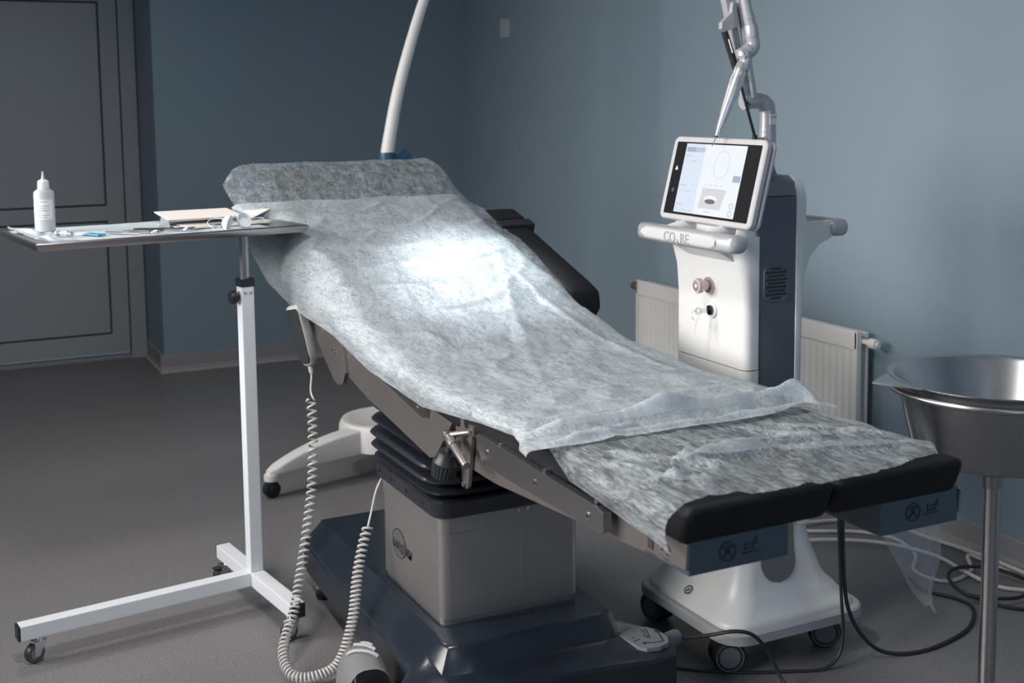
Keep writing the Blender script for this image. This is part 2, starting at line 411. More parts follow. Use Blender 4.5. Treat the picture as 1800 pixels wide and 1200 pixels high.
# ------------------------------------------------------------------ radiator
rad = empty('panel_radiator', (2.83, 3.75, .12), label='long white ribbed panel radiator mounted low on the right wall behind the laser cart', cat='radiator')
RX0, RX1, RY0, RY1, RZ0, RZ1 = 2.785, 2.845, 3.065, 4.425, .13, .622
bm = B(); add_box(bm, RX0+.008, RX0+.02, RY0, RY1, RZ0, RZ1, .004)
add_box(bm, RX0, RX0+.012, RY0, RY1, RZ1-.062, RZ1, .004); add_box(bm, RX0, RX0+.012, RY0, RY1, RZ0, RZ0+.05, .004)
pitch = .0335; n = int((RY1-RY0-.02)/pitch); off = ((RY1-RY0) - n*pitch)/2
for k in range(n):
    y0 = RY0+off+k*pitch
    prism(bm, [(RX0+.009, y0+.002), (RX0-.001, y0+.009), (RX0-.001, y0+pitch-.013), (RX0+.009, y0+pitch-.006)], 'z', RZ0+.05, RZ1-.068)
add_box(bm, RX0, RX0+.012, RY0, RY0+.014, RZ0, RZ1, .003); add_box(bm, RX0, RX0+.012, RY1-.014, RY1, RZ0, RZ1, .003)
obj('radiator_panel', bm, M_RAD, rad)
obj('rear_panel', box(RX1-.012, RX1, RY0+.01, RY1-.01, RZ0+.01, RZ1-.008, .003), M_RAD, rad)
bm = B(); 
for k in range(28):
    yy = RY0+.03+k*(RY1-RY0-.06)/27; add_box(bm, RX0+.02, RX1-.012, yy-.002, yy+.002, RZ0+.02, RZ1-.012)
obj('convector_fins', bm, M_RAD, rad)
for yy in (RY0+.25, RY1-.25): obj('wall_bracket', box(RX1-.004, XR-.001, yy-.02, yy+.02, .25, .54, .003), M_RAD, rad)
bm = B(); yv, zv = RY0-.002, RZ1-.035
add_cyl(bm, (RX0+.03, yv+.01, zv), (RX0+.03, yv-.045, zv), .009); add_cyl(bm, (RX0+.03, yv-.028, zv), (RX0+.03, yv-.06, zv), .017, bev=.003)
add_cyl(bm, (RX0+.03, yv-.06, zv), (RX0+.03, yv-.068, zv), .009)
obj('air_valve', bm, M_RAD, rad, smooth=True)
bm = B(); yv = RY1-.002
add_cyl(bm, (RX0+.03, yv-.01, zv), (RX0+.03, yv+.05, zv), .009); add_cyl(bm, (RX0+.03, yv+.022, zv), (RX0+.03, yv+.066, zv), .020, .017, bev=.003)
obj('thermostat_valve', bm, mat('valve_bronze', (.20, .17, .17), .4, .5), rad, smooth=True)

# ------------------------------------------------------------------ castor builder (local axes of the parent's frame)
def castor(parent, x, y, ztop, r, ang, fork_mat, tyre_mat, hub_mat, twin=False, local=True, brake=False):
    c, s = math.cos(ang), math.sin(ang)
    tr = 0.7*r
    cx, cy = x + c*tr, y + s*tr
    nx, ny = -s, c
    bm = B()
    add_cyl(bm, (x, y, ztop-.004), (x, y, ztop), r*.62); add_cyl(bm, (x, y, ztop-.014), (x, y, ztop-.002), r*.48)
    hw = .011 if not twin else .006
    if not twin:
        for sg in (-1, 1):
            p = [(x - c*r*.45 + nx*sg*hw, y - s*r*.45 + ny*sg*hw), (cx + c*r*.30 + nx*sg*hw, cy + s*r*.30 + ny*sg*hw)]
            t = bmesh.new()
            a = Vector((x - c*r*.42, y - s*r*.42, ztop-.012)); b_ = Vector((x + c*r*.9, y + s*r*.9, ztop-.012))
            q = Vector((cx + c*r*.28, cy + s*r*.28, r*.72)); q2 = Vector((cx - c*r*.28, cy - s*r*.28, r*.72))
            o1 = Vector((nx, ny, 0))*sg*hw; o2 = Vector((nx, ny, 0))*sg*(hw+.0025)
            lo = [t.verts.new(v+o1) for v in (a, b_, q, q2)]; hi = [t.verts.new(v+o2) for v in (a, b_, q, q2)]
            t.faces.new(lo); t.faces.new(hi[::-1])
            for k in range(4): t.faces.new((lo[k], lo[(k+1) % 4], hi[(k+1) % 4], hi[k]))
            merge(bm, t)
        a = Vector((x - c*r*.42, y - s*r*.42, 0)); add_box(bm, -r*.42, r*.9, -hw-.002, hw+.002, ztop-.016, ztop-.011, M=Matrix.Translation((x, y, 0)) @ Matrix.Rotation(ang, 4, 'Z'))
    else:
        add_cyl(bm, (x, y, r*1.1), (x, y, ztop), r*.28)
        add_box(bm, -r*.3, r*.8, -hw, hw, r*.7, r*1.75, .004, M=Matrix.Translation((x, y, 0)) @ Matrix.Rotation(ang, 4, 'Z'))
    co = obj('castor', bm, fork_mat, parent, smooth=True, local=local)
    axis = Vector((nx, ny, 0)); ctr = Vector((cx, cy, r))
    R = axis.to_track_quat('Z', 'Y').to_matrix().to_4x4()
    offs = (0,) if not twin else (-r*.42, r*.42)
    for of in offs:
        wv = (.010 if not twin else .013)
        MM = Matrix.Translation(ctr + axis*of) @ R
        bm = B(); lathe(bm, [(r*.55, -wv), (r*.92, -wv), (r, -wv*.5), (r, wv*.5), (r*.92, wv), (r*.55, wv), (r*.55, -wv)], MM, 28)
        wh = obj('wheel', bm, tyre_mat, co, smooth=True, local=True)
        bm = B(); lathe(bm, [(0, -wv-.001), (r*.2, -wv-.002), (r*.70, -wv*.98), (r*.86, -wv*1.02), (r*.86, wv*1.02), (r*.70, wv*.98), (r*.2, wv+.002), (0, wv+.001)], MM, 28)
        obj('wheel_hub', bm, hub_mat, co, smooth=True, local=True)
    if brake:
        bm = B(); add_box(bm, -r*1.7, -r*.2, -.012, .012, r*1.75, r*1.95, .003, M=Matrix.Translation((x, y, 0)) @ Matrix.Rotation(ang+math.pi, 4, 'Z'))
        obj('brake_lever', bm, M_BLACKP, co, local=True)
    return co

# ------------------------------------------------------------------ instrument stand (local frame, rotated 7.5 deg)
A = math.radians(7.5)
st = empty('instrument_stand', (.82, 3.28, 0), A, label='white T-footed rolling stand with a chrome post carrying the steel tray', cat='stand')
def L2W(u, v, z=0): return st.matrix_basis @ Vector((u, v, z))
stM = Matrix.LocRotScale(st.location, st.rotation_euler, st.scale)
def part(name, bm, mt, p=None, **k): return obj(name, bm, mt, p or st, local=True, **k)
part('foot_beam', box(-.625, -.02, -.020, .020, .066, .104, .003), M_WHITE)
part('cross_beam', box(-.020, .020, -.285, .245, .066, .104, .003), M_WHITE)
part('end_cap', box(-.631, -.620, -.0195, .0195, .0665, .1035, .003), M_BLACKP)
part('end_cap', box(-.0195, .0195, -.291, -.280, .0665, .1035, .003), M_BLACKP)
part('end_cap', box(-.0195, .0195, .240, .251, .0665, .1035, .003), M_BLACKP)
part('outer_post', box(-.018, .018, -.018, .018, .104, .905, .003), M_WHITE)
part('post_collar', box(-.020, .020, -.020, .020, .900, .922, .002), M_BLACKP)
bm = B(); add_cyl(bm, (0, 0, .915), (0, 0, 1.044), .0125, n=8); ip = part('inner_post', bm, M_STEEL)
bm = B(); add_cyl(bm, (-.018, 0, .872), (-.034, 0, .872), .007); add_cyl(bm, (-.028, 0, .872), (-.044, 0, .872), .020, .017, n=10, bev=.003)
part('locking_knob', bm, M_BLACKP, smooth=True)
bm = B()
bm.free()
for u in (-.008, .008):
    bm = B(); add_cyl(bm, (u, -.018, .884), (u, -.0205, .884), .0035); part('rivet', bm, M_STEEL, smooth=True)
castor(st, -.575, 0, .066, .025, math.radians(200), M_CHROME, M_BLACKP, M_MIDGREY)
castor(st, 0, -.255, .066, .025, math.radians(205), M_CHROME, M_BLACKP, M_MIDGREY)
castor(st, 0, .215, .066, .025, math.radians(185), M_CHROME, M_BLACKP, M_MIDGREY, brake=True)
bm = B(); add_box(bm, -.40, .06, -.006, .006, 1.036, 1.0485, .002); add_box(bm, -.40, -.388, 0, .30, 1.036, 1.0485, .002); add_box(bm, .048, .06, 0, .30, 1.036, 1.0485, .002); add_box(bm, -.40, .06, .29, .302, 1.036, 1.0485, .002)
part('tray_support', bm, M_STEEL)
# tray: dished pan with a flared, rolled rim
U0, U1, V0, V1 = -.535, .165, -.030, .345
def trayring(g, z, r): return [(x, y, z) for x, y in rring(U0-g, U1+g, V0-g, V1+g, r)]
bm = B(); loft(bm, [trayring(-.020, 1.0500, .0025), trayring(-.018, 1.0505, .0025), trayring(-.006, 1.0575, .0025), trayring(.004, 1.0590, .0025), trayring(.010, 1.0560, .0025), trayring(.008, 1.0450, .0025), trayring(.002, 1.0385, .0025), trayring(-.002, 1.0380, .0025), trayring(.003, 1.0450, .0025), trayring(.005, 1.0540, .0025), trayring(-.006, 1.0545, .0025), trayring(-.019, 1.0485, .004)], cap0=True, cap1=True)
tray = empty('instrument_tray', tuple(L2W(-.185, .17, 1.0385)), A, label='shallow stainless steel tray with flared rim on top of the white stand', cat='tray')
tl = stM.inverted() @ L2W(-.185, .17, 1.0385)
def tob(name, bm, mt, root, world=True, **k):
    bm.transform(stM); return obj(name, bm, mt, root, **k)
tob('pan', bm, M_STEEL, tray, smooth=True)
bm = B(); add_box(bm, -.36, .02, .04, .05, 1.0470, 1.0490); tob('stiffener', bm, M_STEEL, tray)
# drape lying in the tray, pushed up at the left
bm = B(); t = bmesh.new(); NX, NY = 90, 40; g = []
for i in range(NX+1):
    row = []
    for j in range(NY+1):
        u = (U0+.004) + (U1-.075-U0-.004)*i/NX; v = (V0+.010) + (V1-V0-.016)*j/NY
        z = 1.0520
        e = max(0, (U0+.036-u)/.03); z += e*.011
        e2 = max(0, (v-(V1-.022))/.016); z += max(0, e2)*.006
        e3 = max(0, (V0+.026-v)/.018); z += min(1, e3)*.0062
        k = math.exp(-((u-U0-.05)/.05)**2); z += abs(noise.noise(Vector((u*26, v*17, 2))))*.018*k
        z += (noise.noise(Vector((u*14, v*14, 5)))+.5)*.0012
        row.append(t.verts.new((u, v, z)))
    g.append(row)
for i in range(NX):
    for j in range(NY): t.faces.new((g[i][j], g[i+1][j], g[i+1][j+1], g[i][j+1]))
merge(bm, t); bm.transform(stM)
tag(obj('tray_drape', bm, M_DRAPE, smooth=True, angle=90), 'pale blue disposable liner lying inside the steel tray', 'liner')

ZT = 1.0550
# bottle
bx = empty('plastic_bottle', tuple(L2W(-.445, .285, ZT)), A, label='translucent white squeeze bottle with a pointed nozzle at the left end of the tray', cat='bottle')
M_BOT = mat('bottle_plastic', (.62, .66, .70), .35, trans=.3)
Mb = stM @ Matrix.Translation((-.445, .285, ZT))
bm = B(); lathe(bm, [(0, 0), (.024, 0), (.0265, .003), (.0265, .100), (.0255, .108), (.018, .114), (.012, .117), (.012, .122), (0, .122)], Mb, 40)
obj('bottle_body', bm, M_BOT, bx, smooth=True)
bm = B(); lathe(bm, [(0, .116), (.0145, .116), (.0155, .118), (.014, .137), (.0115, .1385), (.0085, .140), (0, .140)], Mb, 32)
obj('bottle_cap', bm, mat('cap_white', (.72, .73, .74), .4), bx, smooth=True)
bm = B(); lathe(bm, [(0, .139), (.0065, .139), (.004, .145), (.0026, .155), (.0020, .1615), (0, .1625)], Mb, 20)
obj('nozzle', bm, M_BOT, bx, smooth=True)
bm = B(); t = bmesh.new(); lab = []
for k in range(13):
    a = math.radians(-165 + 110*k/12) ; a -= math.radians(0)
    lab.append([t.verts.new((.0271*math.cos(a), .0271*math.sin(a), zz)) for zz in (.034, .088)])
for a_, b_ in zip(lab, lab[1:]): t.faces.new((a_[0], b_[0], b_[1], a_[1]))
merge(bm, t, Mb); lo = obj('bottle_label', bm, mat('label_white', (.70, .69, .68), .6), bx, smooth=True)
bm = B()
for k, wd in enumerate((70, 30, 82, 60, 84, 40, 85, 70)):
    zz = .083 - k*.006; t = bmesh.new(); rr = []
    for q in range(9):
        a = math.radians(-160 + wd*q/8); rr.append([t.verts.new((.0274*math.cos(a), .0274*math.sin(a), zz-h)) for h in (0, .0012)])
    for a_, b_ in zip(rr, rr[1:]): t.faces.new((a_[0], b_[0], b_[1], a_[1]))
    merge(bm, t, Mb)
obj('label_print', bm, M_INKG, lo)
def W(u, v, z): return stM @ Vector((u, v, z))
# glass vial lying down
r = empty('glass_vial', tuple(W(-.43, .10, ZT)), A, label='short clear vial lying on the tray liner just right of the bottle', cat='vial')
M_GLASS = mat('vial_glass', (.8, .85, .86), .08, trans=.9)
bm = B(); p = [W(-.447, .142, ZT+.008), W(-.425, .098, ZT+.008)]; add_cyl(bm, p[0], p[1], .0075, n=20, bev=.002)
obj('vial_body', bm, M_GLASS, r, smooth=True)
bm = B(); add_cyl(bm, p[0], p[0]+(p[0]-p[1]).normalized()*.010, .0062, n=16, bev=.001); obj('vial_stopper', bm, M_GREYP, r, smooth=True)
# scalpel blade pack
r = empty('blade_packet', tuple(W(-.36, .10, ZT)), A, label='small blue packet with a clear end lying between the vial and the tweezers', cat='packet')
Mp = stM @ Matrix.Translation((-.372, .125, ZT+.0015)) @ Matrix.Rotation(math.radians(-66), 4, 'Z')
obj('packet_body', box(-.012, .048, -.013, .013, -.001, .003, .001, M=Mp), M_CABLUE, r)
obj('packet_end', box(-.040, -.012, -.0125, .0125, -.001, .0025, .0008, M=Mp), M_PAPER, r)
# tweezers
r = empty('tweezers', tuple(W(-.30, .10, ZT)), A, label='plain steel tweezers lying slanted between the blue packet and the scissors', cat='tweezers')
def flat_strip(bm, pts, wid, th=.0015):
    """flat bar along 3-D points in world coords; width horizontal"""
    rings = []
    for i, p in enumerate(pts):
        a = pts[max(i-1, 0)]; b = pts[min(i+1, len(pts)-1)]; d = (b-a); d.z = 0; d.normalize(); n_ = Vector((-d.y, d.x, 0))
        w2 = wid[i]/2; rings.append([p+n_*w2, p-n_*w2, p-n_*w2+Vector((0, 0, th)), p+n_*w2+Vector((0, 0, th))])
    loft(bm, [[tuple(q) for q in rg] for rg in rings])
for s_ in (-1, 1):
    bm = B(); pts = []; wid = []
    for k in range(9):
        q = k/8; uu = -.325 + .062*q; vv = .150 - .100*q; sp_ = s_*.0085*math.sin(math.pi*min(1, q*1.05)) 
        pts.append(W(uu + sp_*.85, vv + sp_*.5, ZT+.001)); wid.append(.002 + .007*math.sin(math.pi*(.1+.85*q)))
    flat_strip(bm, pts, wid, .003); obj('tweezer_arm', bm, M_STEEL, r)
# scissors / needle holder
def scissors(name, u, v, ang, L, label, blade, group=None):
    r = empty(name, tuple(W(u, v, ZT)), A, label=label, cat='scissors')
    for s_ in (-1, 1):
        MM = stM @ Matrix.Translation((u, v, ZT+.0015 + (.0015 if s_ > 0 else 0))) @ Matrix.Rotation(math.radians(ang + s_*9), 4, 'Z')
        bm = B(); bl = blade*L
        prism(bm, [(0, -.004), (bl*.6, -.0034), (bl, -.0004), (bl, .0006), (bl*.6, .003), (0, .004), (-L*.38, .0022), (-L*.38, -.0022)], 'z', 0, .0045, M=MM)
        h = obj('scissor_half', bm, mat('instrument_steel', (.16, .16, .17), .3, 1.), r)
        bm = B(); c0 = Vector((-L*.38-.013, s_*.001, .002)); path = [c0 + Vector((.0145*math.cos(q), .010*math.sin(q), 0)) for q in [2*math.pi*k/20 for k in range(21)]]
        add_tube(bm, [MM @ q for q in path], .0026, 8, cap=False)
        obj('finger_ring', bm, M_CHROME, h, smooth=True)
    bm = B(); MM = stM @ Matrix.Translation((u, v, ZT)); add_cyl(bm, MM @ Vector((0, 0, 0)), MM @ Vector((0, 0, .007)), .0035, n=14); obj('pivot_screw', bm, M_CHROME, r, smooth=True)
scissors('surgical_scissors', -.252, .098, 128, .110, 'small steel scissors with short blades, next to the tweezers on the tray', .42)
scissors('needle_holder', -.178, .105, 143, .135, 'long-shanked steel needle holder lying open right of the small scissors', .62)
# folded papers
r = empty('folded_paper_packet', tuple(W(-.05, .22, ZT)), A, label='thick folded cream paper packet lying on top of the printed sheets on the tray', cat='packet')
bm = B(); Mq = stM @ Matrix.Translation((-.035, .245, ZT+.020)) @ Matrix.Rotation(math.radians(-5), 4, 'Z') @ Matrix.Rotation(math.radians(3), 4, 'X')
add_box(bm, -.105, .105, -.085, .085, .004, .007, .0008, M=Mq); add_box(bm, -.100, .105, -.082, .085, 0, .0025, .0008, M=Mq)
obj('outer_fold', bm, M_PAPER, r)
bm = B(); t = bmesh.new()
q = [(-.105, -.085, .004), (-.105, .0, .004), (-.125, -.055, -.016), (-.10, -.085, -.017)]
vv = [t.verts.new(x) for x in q]; t.faces.new(vv); merge(bm, t, Mq)
obj('inner_flap', bm, mat('blue_grey_paper', (.25, .28, .30), .8), r)
r = empty('printed_sheets', tuple(W(-.02, .17, ZT)), A, label='flat stack of off-white sheets lying under the cream packet on the tray', cat='paper')
bm = B(); Mq = stM @ Matrix.Translation((.0, .19, ZT)) @ Matrix.Rotation(math.radians(6), 4, 'Z')
add_box(bm, -.135, .12, -.090, .10, 0, .003, .0008, M=Mq)
add_box(bm, -.12, .13, -.080, .09, .004, .006, .0005, M=Mq @ Matrix.Rotation(math.radians(7), 4, 'Z') @ Matrix.Rotation(math.radians(1.5), 4, 'X'))
obj('sheet_stack', bm, M_PAPER2, r)
bm = B(); add_box(bm, -.06, .0, -.075, -.03, .0085, .009, M=Mq @ Matrix.Rotation(math.radians(7), 4, 'Z') @ Matrix.Rotation(math.radians(1.5), 4, 'X'))
obj('grey_print', bm, M_INKG, r)
bm = B(); Mq = stM @ Matrix.Translation((.105, .215, ZT+.018)) @ Matrix.Rotation(math.radians(34), 4, 'Z') @ Matrix.Rotation(math.radians(-11), 4, 'Y')
add_box(bm, -.075, .055, -.035, .035, 0, .002, .0006, M=Mq)
tag(obj('paper_sleeve', bm, M_PAPER), 'narrow white paper sleeve sticking up at the right end of the tray', 'sleeve')
# eye shields
def eye_cup(name, u, v, tilt, rz, label):
    r = empty(name, tuple(W(u, v, ZT)), A, label=label, cat='eye shield')
    MM = stM @ Matrix.Translation((u, v, ZT+.016)) @ Matrix.Rotation(rz, 4, 'Z') @ Matrix.Rotation(tilt, 4, 'X')
    bm = B(); lathe(bm, [(0, -.010), (.010, -.009), (.017, -.004), (.021, .006), (.0225, .007), (.0225, .009), (.0205, .009), (.0155, -.002), (.009, -.0065), (0, -.0075)], MM, 30)
    obj('cup', bm, mat('cup_white', (.86, .88, .90), .35), r, smooth=True); return r, MM
r1, m1 = eye_cup('eye_shield', .022, .058, math.radians(62), .35, 'larger white round eye shield cup with looped cord at the right of the tray')
r2, m2 = eye_cup('eye_shield', -.028, .050, math.radians(105), .9, 'smaller tipped white eye shield cup left of the upright one on the tray')
bm = B(); pth = catmull([W(.0, .058, ZT+.012), W(-.006, .062, ZT+.028), W(.015, .062, ZT+.037), W(.037, .060, ZT+.028), W(.040, .055, ZT+.010), W(.07, .075, ZT+.005), W(.105, .11, ZT+.014), W(.085, .12, ZT+.016), W(.05, .085, ZT+.007)], 6)
add_tube(bm, pth, .0011, 6); obj('elastic_cord', bm, mat('cord_blue', (.55, .68, .78), .5), r1, smooth=True)
bm = B(); pth = catmull([W(-.025, .052, ZT+.024), W(-.055, .07, ZT+.027), W(-.077, .06, ZT+.018), W(-.066, .045, ZT+.003), W(-.045, .05, ZT+.005)], 6)
add_tube(bm, pth, .0011, 6); obj('elastic_cord', bm, bpy.data.materials['cord_blue'], r2, smooth=True)

# ------------------------------------------------------------------ treatment couch
XL, XRT = .985, 1.565      # cushion edges
XM = (XL+XRT)/2
TT = [(1.40, .800), (1.44, .806), (1.9, .800), (2.25, .792), (2.5, .803), (2.76, .852), (2.95, .915), (3.2, .988), (3.5, 1.072), (3.68, 1.178), (3.76, 1.196)]
def T(y): return interp(TT, y)
bed = empty('treatment_couch', (XM, 2.6, 0), label='black padded treatment couch on a steel column with split leg rest and dark wheeled base', cat='treatment couch')
def part(name, bm, mt, p=None, **k): return obj(name, bm, mt, p or bed, **k)
# base: dark moulded cover, ridge on top, lobed feet
def base_outline(z, g, front, zl=None):
    """outline going around; g grows it; returns list of xyz"""
    P = [(.985-g, 3.36+g), (.97-g, 3.0), (.965-g, 2.62), (.945-g, 2.46), (.90-g, 2.40), (.885-g, 2.30), (.93-g, 2.245-g), (1.02, 2.235-g), (1.10, 2.262-g), (1.25, 2.285-g),
         (1.38, 2.268-g), (1.46, 2.248-g), (1.535+g, 2.262-g), (1.568+g, 2.32), (1.565+g, 2.39), (1.53+g, 2.435), (1.495+g, 2.47), (1.475+g, 2.55), (1.475+g, 3.0), (1.47+g, 3.36+g)]
    return [(x, y, z) for x, y in P]
RIDGE = [(1.03, 3.32), (1.025, 3.0), (1.022, 2.62), (1.022, 2.46), (1.022, 2.42), (1.03, 2.402), (1.055, 2.395), (1.09, 2.393), (1.15, 2.393), (1.25, 2.393),
         (1.34, 2.393), (1.38, 2.393), (1.40, 2.393), (1.42, 2.398), (1.435, 2.405), (1.437, 2.43), (1.438, 2.47), (1.438, 2.55), (1.438, 3.0), (1.43, 3.32)]
def mix(A_, B_, t, z): return [(a[0]+(b[0]-a[0])*t, a[1]+(b[1]-a[1])*t, z) for a, b in zip(A_, B_)]
R0 = base_outline(0, 0, 0); RD = [(x, y, 0) for x, y in RIDGE]
FR = [0, 0, 0, .1, .5, 1, 1, 1, 1, 1, 1, 1, 1, 1, 1, .9, .6, .2, 0, 0]
def cover_ring(tf, zf, ts, zs_):
    """front points keep a low deck with a steep bevel, side points slope straight up"""
    out = []
    for a_, b_, f in zip(R0, RD, FR):
        t_ = ts+(tf-ts)*f; z_ = zs_+(zf-zs_)*f; out.append((a_[0]+(b_[0]-a_[0])*t_, a_[1]+(b_[1]-a_[1])*t_, z_))
    return out
bm = B()
loft(bm, [base_outline(.045, -.012, 0), base_outline(.05, 0, 0), base_outline(.122, 0, 0), base_outline(.130, -.005, 0), cover_ring(.16, .1345, .10, .136), cover_ring(.50, .138, .35, .154), cover_ring(.74, .1405, .62, .172), cover_ring(.79, .144, .72, .178), cover_ring(.93, .192, .90, .192), cover_ring(.96, .197, .95, .197), cover_ring(1.0, .200, 1.0, .200)])
bs = part('base_cover', bm, M_COVER, smooth=True, angle=28)
bm = B()   # grey pictogram plate on the front right lobe
lab = [(1.455, 2.300), (1.450, 2.375), (1.465, 2.392), (1.50, 2.396), (1.530, 2.380), (1.545, 2.350), (1.545, 2.315), (1.53, 2.288), (1.50, 2.278), (1.468, 2.284)]
def base_z(x, y): return .1415
prism(bm, [(x, y) for x, y in lab], 'z', .130, .1435)
lp = part('instruction_plate', bm, M_LABEL, bs)
MM = basis((1.507, 2.352, .1437), (-.35, -.94, 0), (.94, -.35, 0))
part('plate_lettering', text_bm('STOP', .021, MM), M_TEXT, bs)
bm = B()
add_tube(bm, [(1.540, 2.352, .1440), (1.528, 2.318, .1440), (1.522, 2.298, .1440)], .0013, 6); add_tube(bm, [(1.522, 2.298, .1440), (1.498, 2.302, .1440), (1.478, 2.310, .1440)], .0010, 6)
add_box(bm, 1.533, 1.545, 2.345, 2.357, .1435, .1445); add_box(bm, 1.474, 1.482, 2.306, 2.313, .1435, .1445)
for q in ((1.470, 2.345), (1.476, 2.332), (1.466, 2.330)): add_box(bm, q[0]-.003, q[0]+.003, q[1]-.0015, q[1]+.0015, .1435, .1443)
part('pictogram', bm, M_TEXT, bs)
bm = B(); add_cyl(bm, (1.555, 2.36, .105), (1.612, 2.375, .105), .020, .019, bev=.005); part('cable_socket', bm, M_MIDGREY, smooth=True)
bm = B(); add_box(bm, 1.0, 1.46, 2.42, 3.3, .03, .06, .005); part('undercarriage', bm, M_BLACKP)
for x, y in ((1.00, 3.28), (1.45, 3.28), (1.00, 2.36), (1.48, 2.36)):
    castor(bed, x, y, .055, .027, math.radians(40), M_BLACKP, M_BLACKP, M_GREYP, twin=True, local=False) if False else None
def wcastor(parent, x, y, ztop, r, ang, *a, **k):
    """castor given in world coordinates for an unrotated parent"""
    return castor(parent, x-parent.location.x, y-parent.location.y, ztop, r, ang, *a, local=True, **k)
for x, y in ((1.00, 3.22), (1.44, 3.22), (.97, 2.40), (1.47, 2.40)):
    wcastor(bed, x, y, .055, .026, math.radians(60), M_BLACKP, M_BLACKP, M_GREYP, twin=True)
# column box
CX0, CX1, CY0, CY1 = 1.048, 1.408, 2.490, 2.870
bm = B(); zloft(bm, [(.196, CX0+.004, CX1-.004, CY0+.004, CY1-.004, .020), (.212, CX0+.004, CX1-.004, CY0+.004, CY1-.004, .020)]); part('column_plinth', bm, M_BRUSH, smooth=True)
bm = B(); zloft(bm, [(.212, CX0, CX1, CY0, CY1, .024), (.214, CX0, CX1, CY0, CY1, .024), (.432, CX0, CX1, CY0, CY1, .024)])
colb = part('column_housing', bm, M_BRUSH, smooth=True)
bm = B(); zloft(bm, [(.418, CX0-.0025, CX1+.0025, CY0-.0025, CY1+.0025, .026), (.470, CX0-.0025, CX1+.0025, CY0-.0025, CY1+.0025, .026)]); part('housing_collar', bm, M_BRUSH, colb, smooth=True)
bm = B(); 
bm.free()
for xx, zz in ((1.245, .445), (1.268, .447)):
    bm = B(); add_cyl(bm, (xx, CY0-.0025, zz), (xx, CY0-.0055, zz), .0042, n=14); part('housing_screw', bm, M_CHROME, colb, smooth=True)
obj('housing_seam', box(1.252, 1.2525, CY0-.0005, CY0+.001, .214, .43), M_CHROME, colb)
# makers mark on the left face: ring and lettering
MM = basis((CX0-.0006, 2.752, .312), (0, -1, 0), (0, 0, 1)) @ Matrix.Diagonal((1.25, 1, 1, 1))
bm = B(); lathe(bm, [(.034, 0), (.0365, 0), (.0365, .0008), (.034, .0008), (.034, 0)], MM, 40); part('emblem_ring', bm, M_TEXT, colb)
bm = B(); lathe(bm, [(0, 0), (.034, 0), (.034, .0004), (0, .0004)], MM, 40); part('emblem_disc', bm, mat('emblem_fill', (.20, .19, .19), .5, .8), colb)
bm = text_bm('медин', .040, basis((CX0-.0018, 2.728, .308), (0, -1, 0), (0, 0, 1)), .001)
part('emblem_lettering', bm, M_TEXT, colb)
# bellows
BX0, BX1, BY0, BY1 = CX0-.004, CX1+.004, CY0-.004, CY1+.004
bm = B(); zloft(bm, [(.455, BX0-.006, BX1+.006, BY0-.006, BY1+.006, .034), (.460, BX0-.012, BX1+.012, BY0-.012, BY1+.012, .036), (.492, BX0-.012, BX1+.012, BY0-.012, BY1+.012, .036), (.498, BX0-.006, BX1+.006, BY0-.006, BY1+.006, .034)])
part('bellows_clamp', bm, M_RUBBER, smooth=True)
bm = B()
bm.free()
clampo = bpy.data.objects['bellows_clamp']
for yy in (2.56, 2.66, 2.76, 2.84):
    bm = B(); add_cyl(bm, (BX0-.0115, yy, .476), (BX0-.0135, yy, .476), .005, n=12); part('clamp_screw', bm, M_BLACKP, clampo, smooth=True)
for xx in (1.12, 1.23, 1.33):
    bm = B(); add_cyl(bm, (xx, BY0-.0115, .476), (xx, BY0-.0135, .476), .005, n=12); part('clamp_screw', bm, M_BLACKP, clampo, smooth=True)
bm = B(); secs = []; z = .492
tiers = [(.515, .0), (.543, .008), (.574, .010), (.608, .006), (.640, .0)]
for zc, g in tiers:
    h = .0125
    for dz, gg in ((-h*1.22, -.030), (-h*.85, -.006+g), (-h*.45, .017+g), (0, .023+g), (h*.45, .017+g), (h*.85, -.006+g), (h*1.22, -.030)):
        secs.append((zc+dz, BX0-gg, BX1+gg, BY0-gg, BY1+gg, max(.012, .045+gg)))
secs.sort(key=lambda s: 0)
zloft(bm, secs)
part('bellows', bm, M_RUBBER, smooth=True, angle=60)
part('lift_head', box(1.05, 1.41, 2.50, 2.90, .645, .70, .006), M_FRAME)
# seat frame: side plates left and right with cross panels
seat_prof = [(2.285, .790), (2.285, .742), (2.395, .630), (2.425, .622), (2.815, .668), (2.99, .700), (3.07, .735), (3.10, .86), (2.80, .80), (2.5, .775)]
for nm, x0, x1 in (('seat_side_plate', .998, 1.008), ('seat_side_plate', 1.542, 1.552)):
    bm = B(); prism(bm, seat_prof, 'x', x0, x1, .0012); part(nm, bm, M_FRAME)
bm = B(); prism(bm, [(2.29, .735), (2.40, .635), (2.81, .680), (2.81, .69), (2.40, .645), (2.30, .737)], 'x', 1.008, 1.542); part('seat_underpan', bm, M_FRAME)
back_prof = [(2.962, .740), (2.955, .705), (2.975, .675), (3.01, .662), (3.05, .668), (3.27, .800), (3.46, .87), (3.70, 1.04), (3.70, 1.085), (3.45, .985), (3.2, .905), (3.0, .845)]
for nm, x0, x1 in (('back_side_plate', .988, .998), ('back_side_plate', 1.552, 1.562)):
    bm = B(); prism(bm, back_prof, 'x', x0, x1, .0015); bp_ = part(nm, bm, M_FRAME)
    if x0 < 1:
        for yy, zz, rr in ((3.13, .785, .006), (3.045, .752, .0045), (3.025, .745, .0035)):
            bm = B(); add_cyl(bm, (x0+.001, yy, zz), (x0-.002, yy, zz), rr, n=14); part('plate_screw', bm, M_CHROME, bp_, smooth=True)
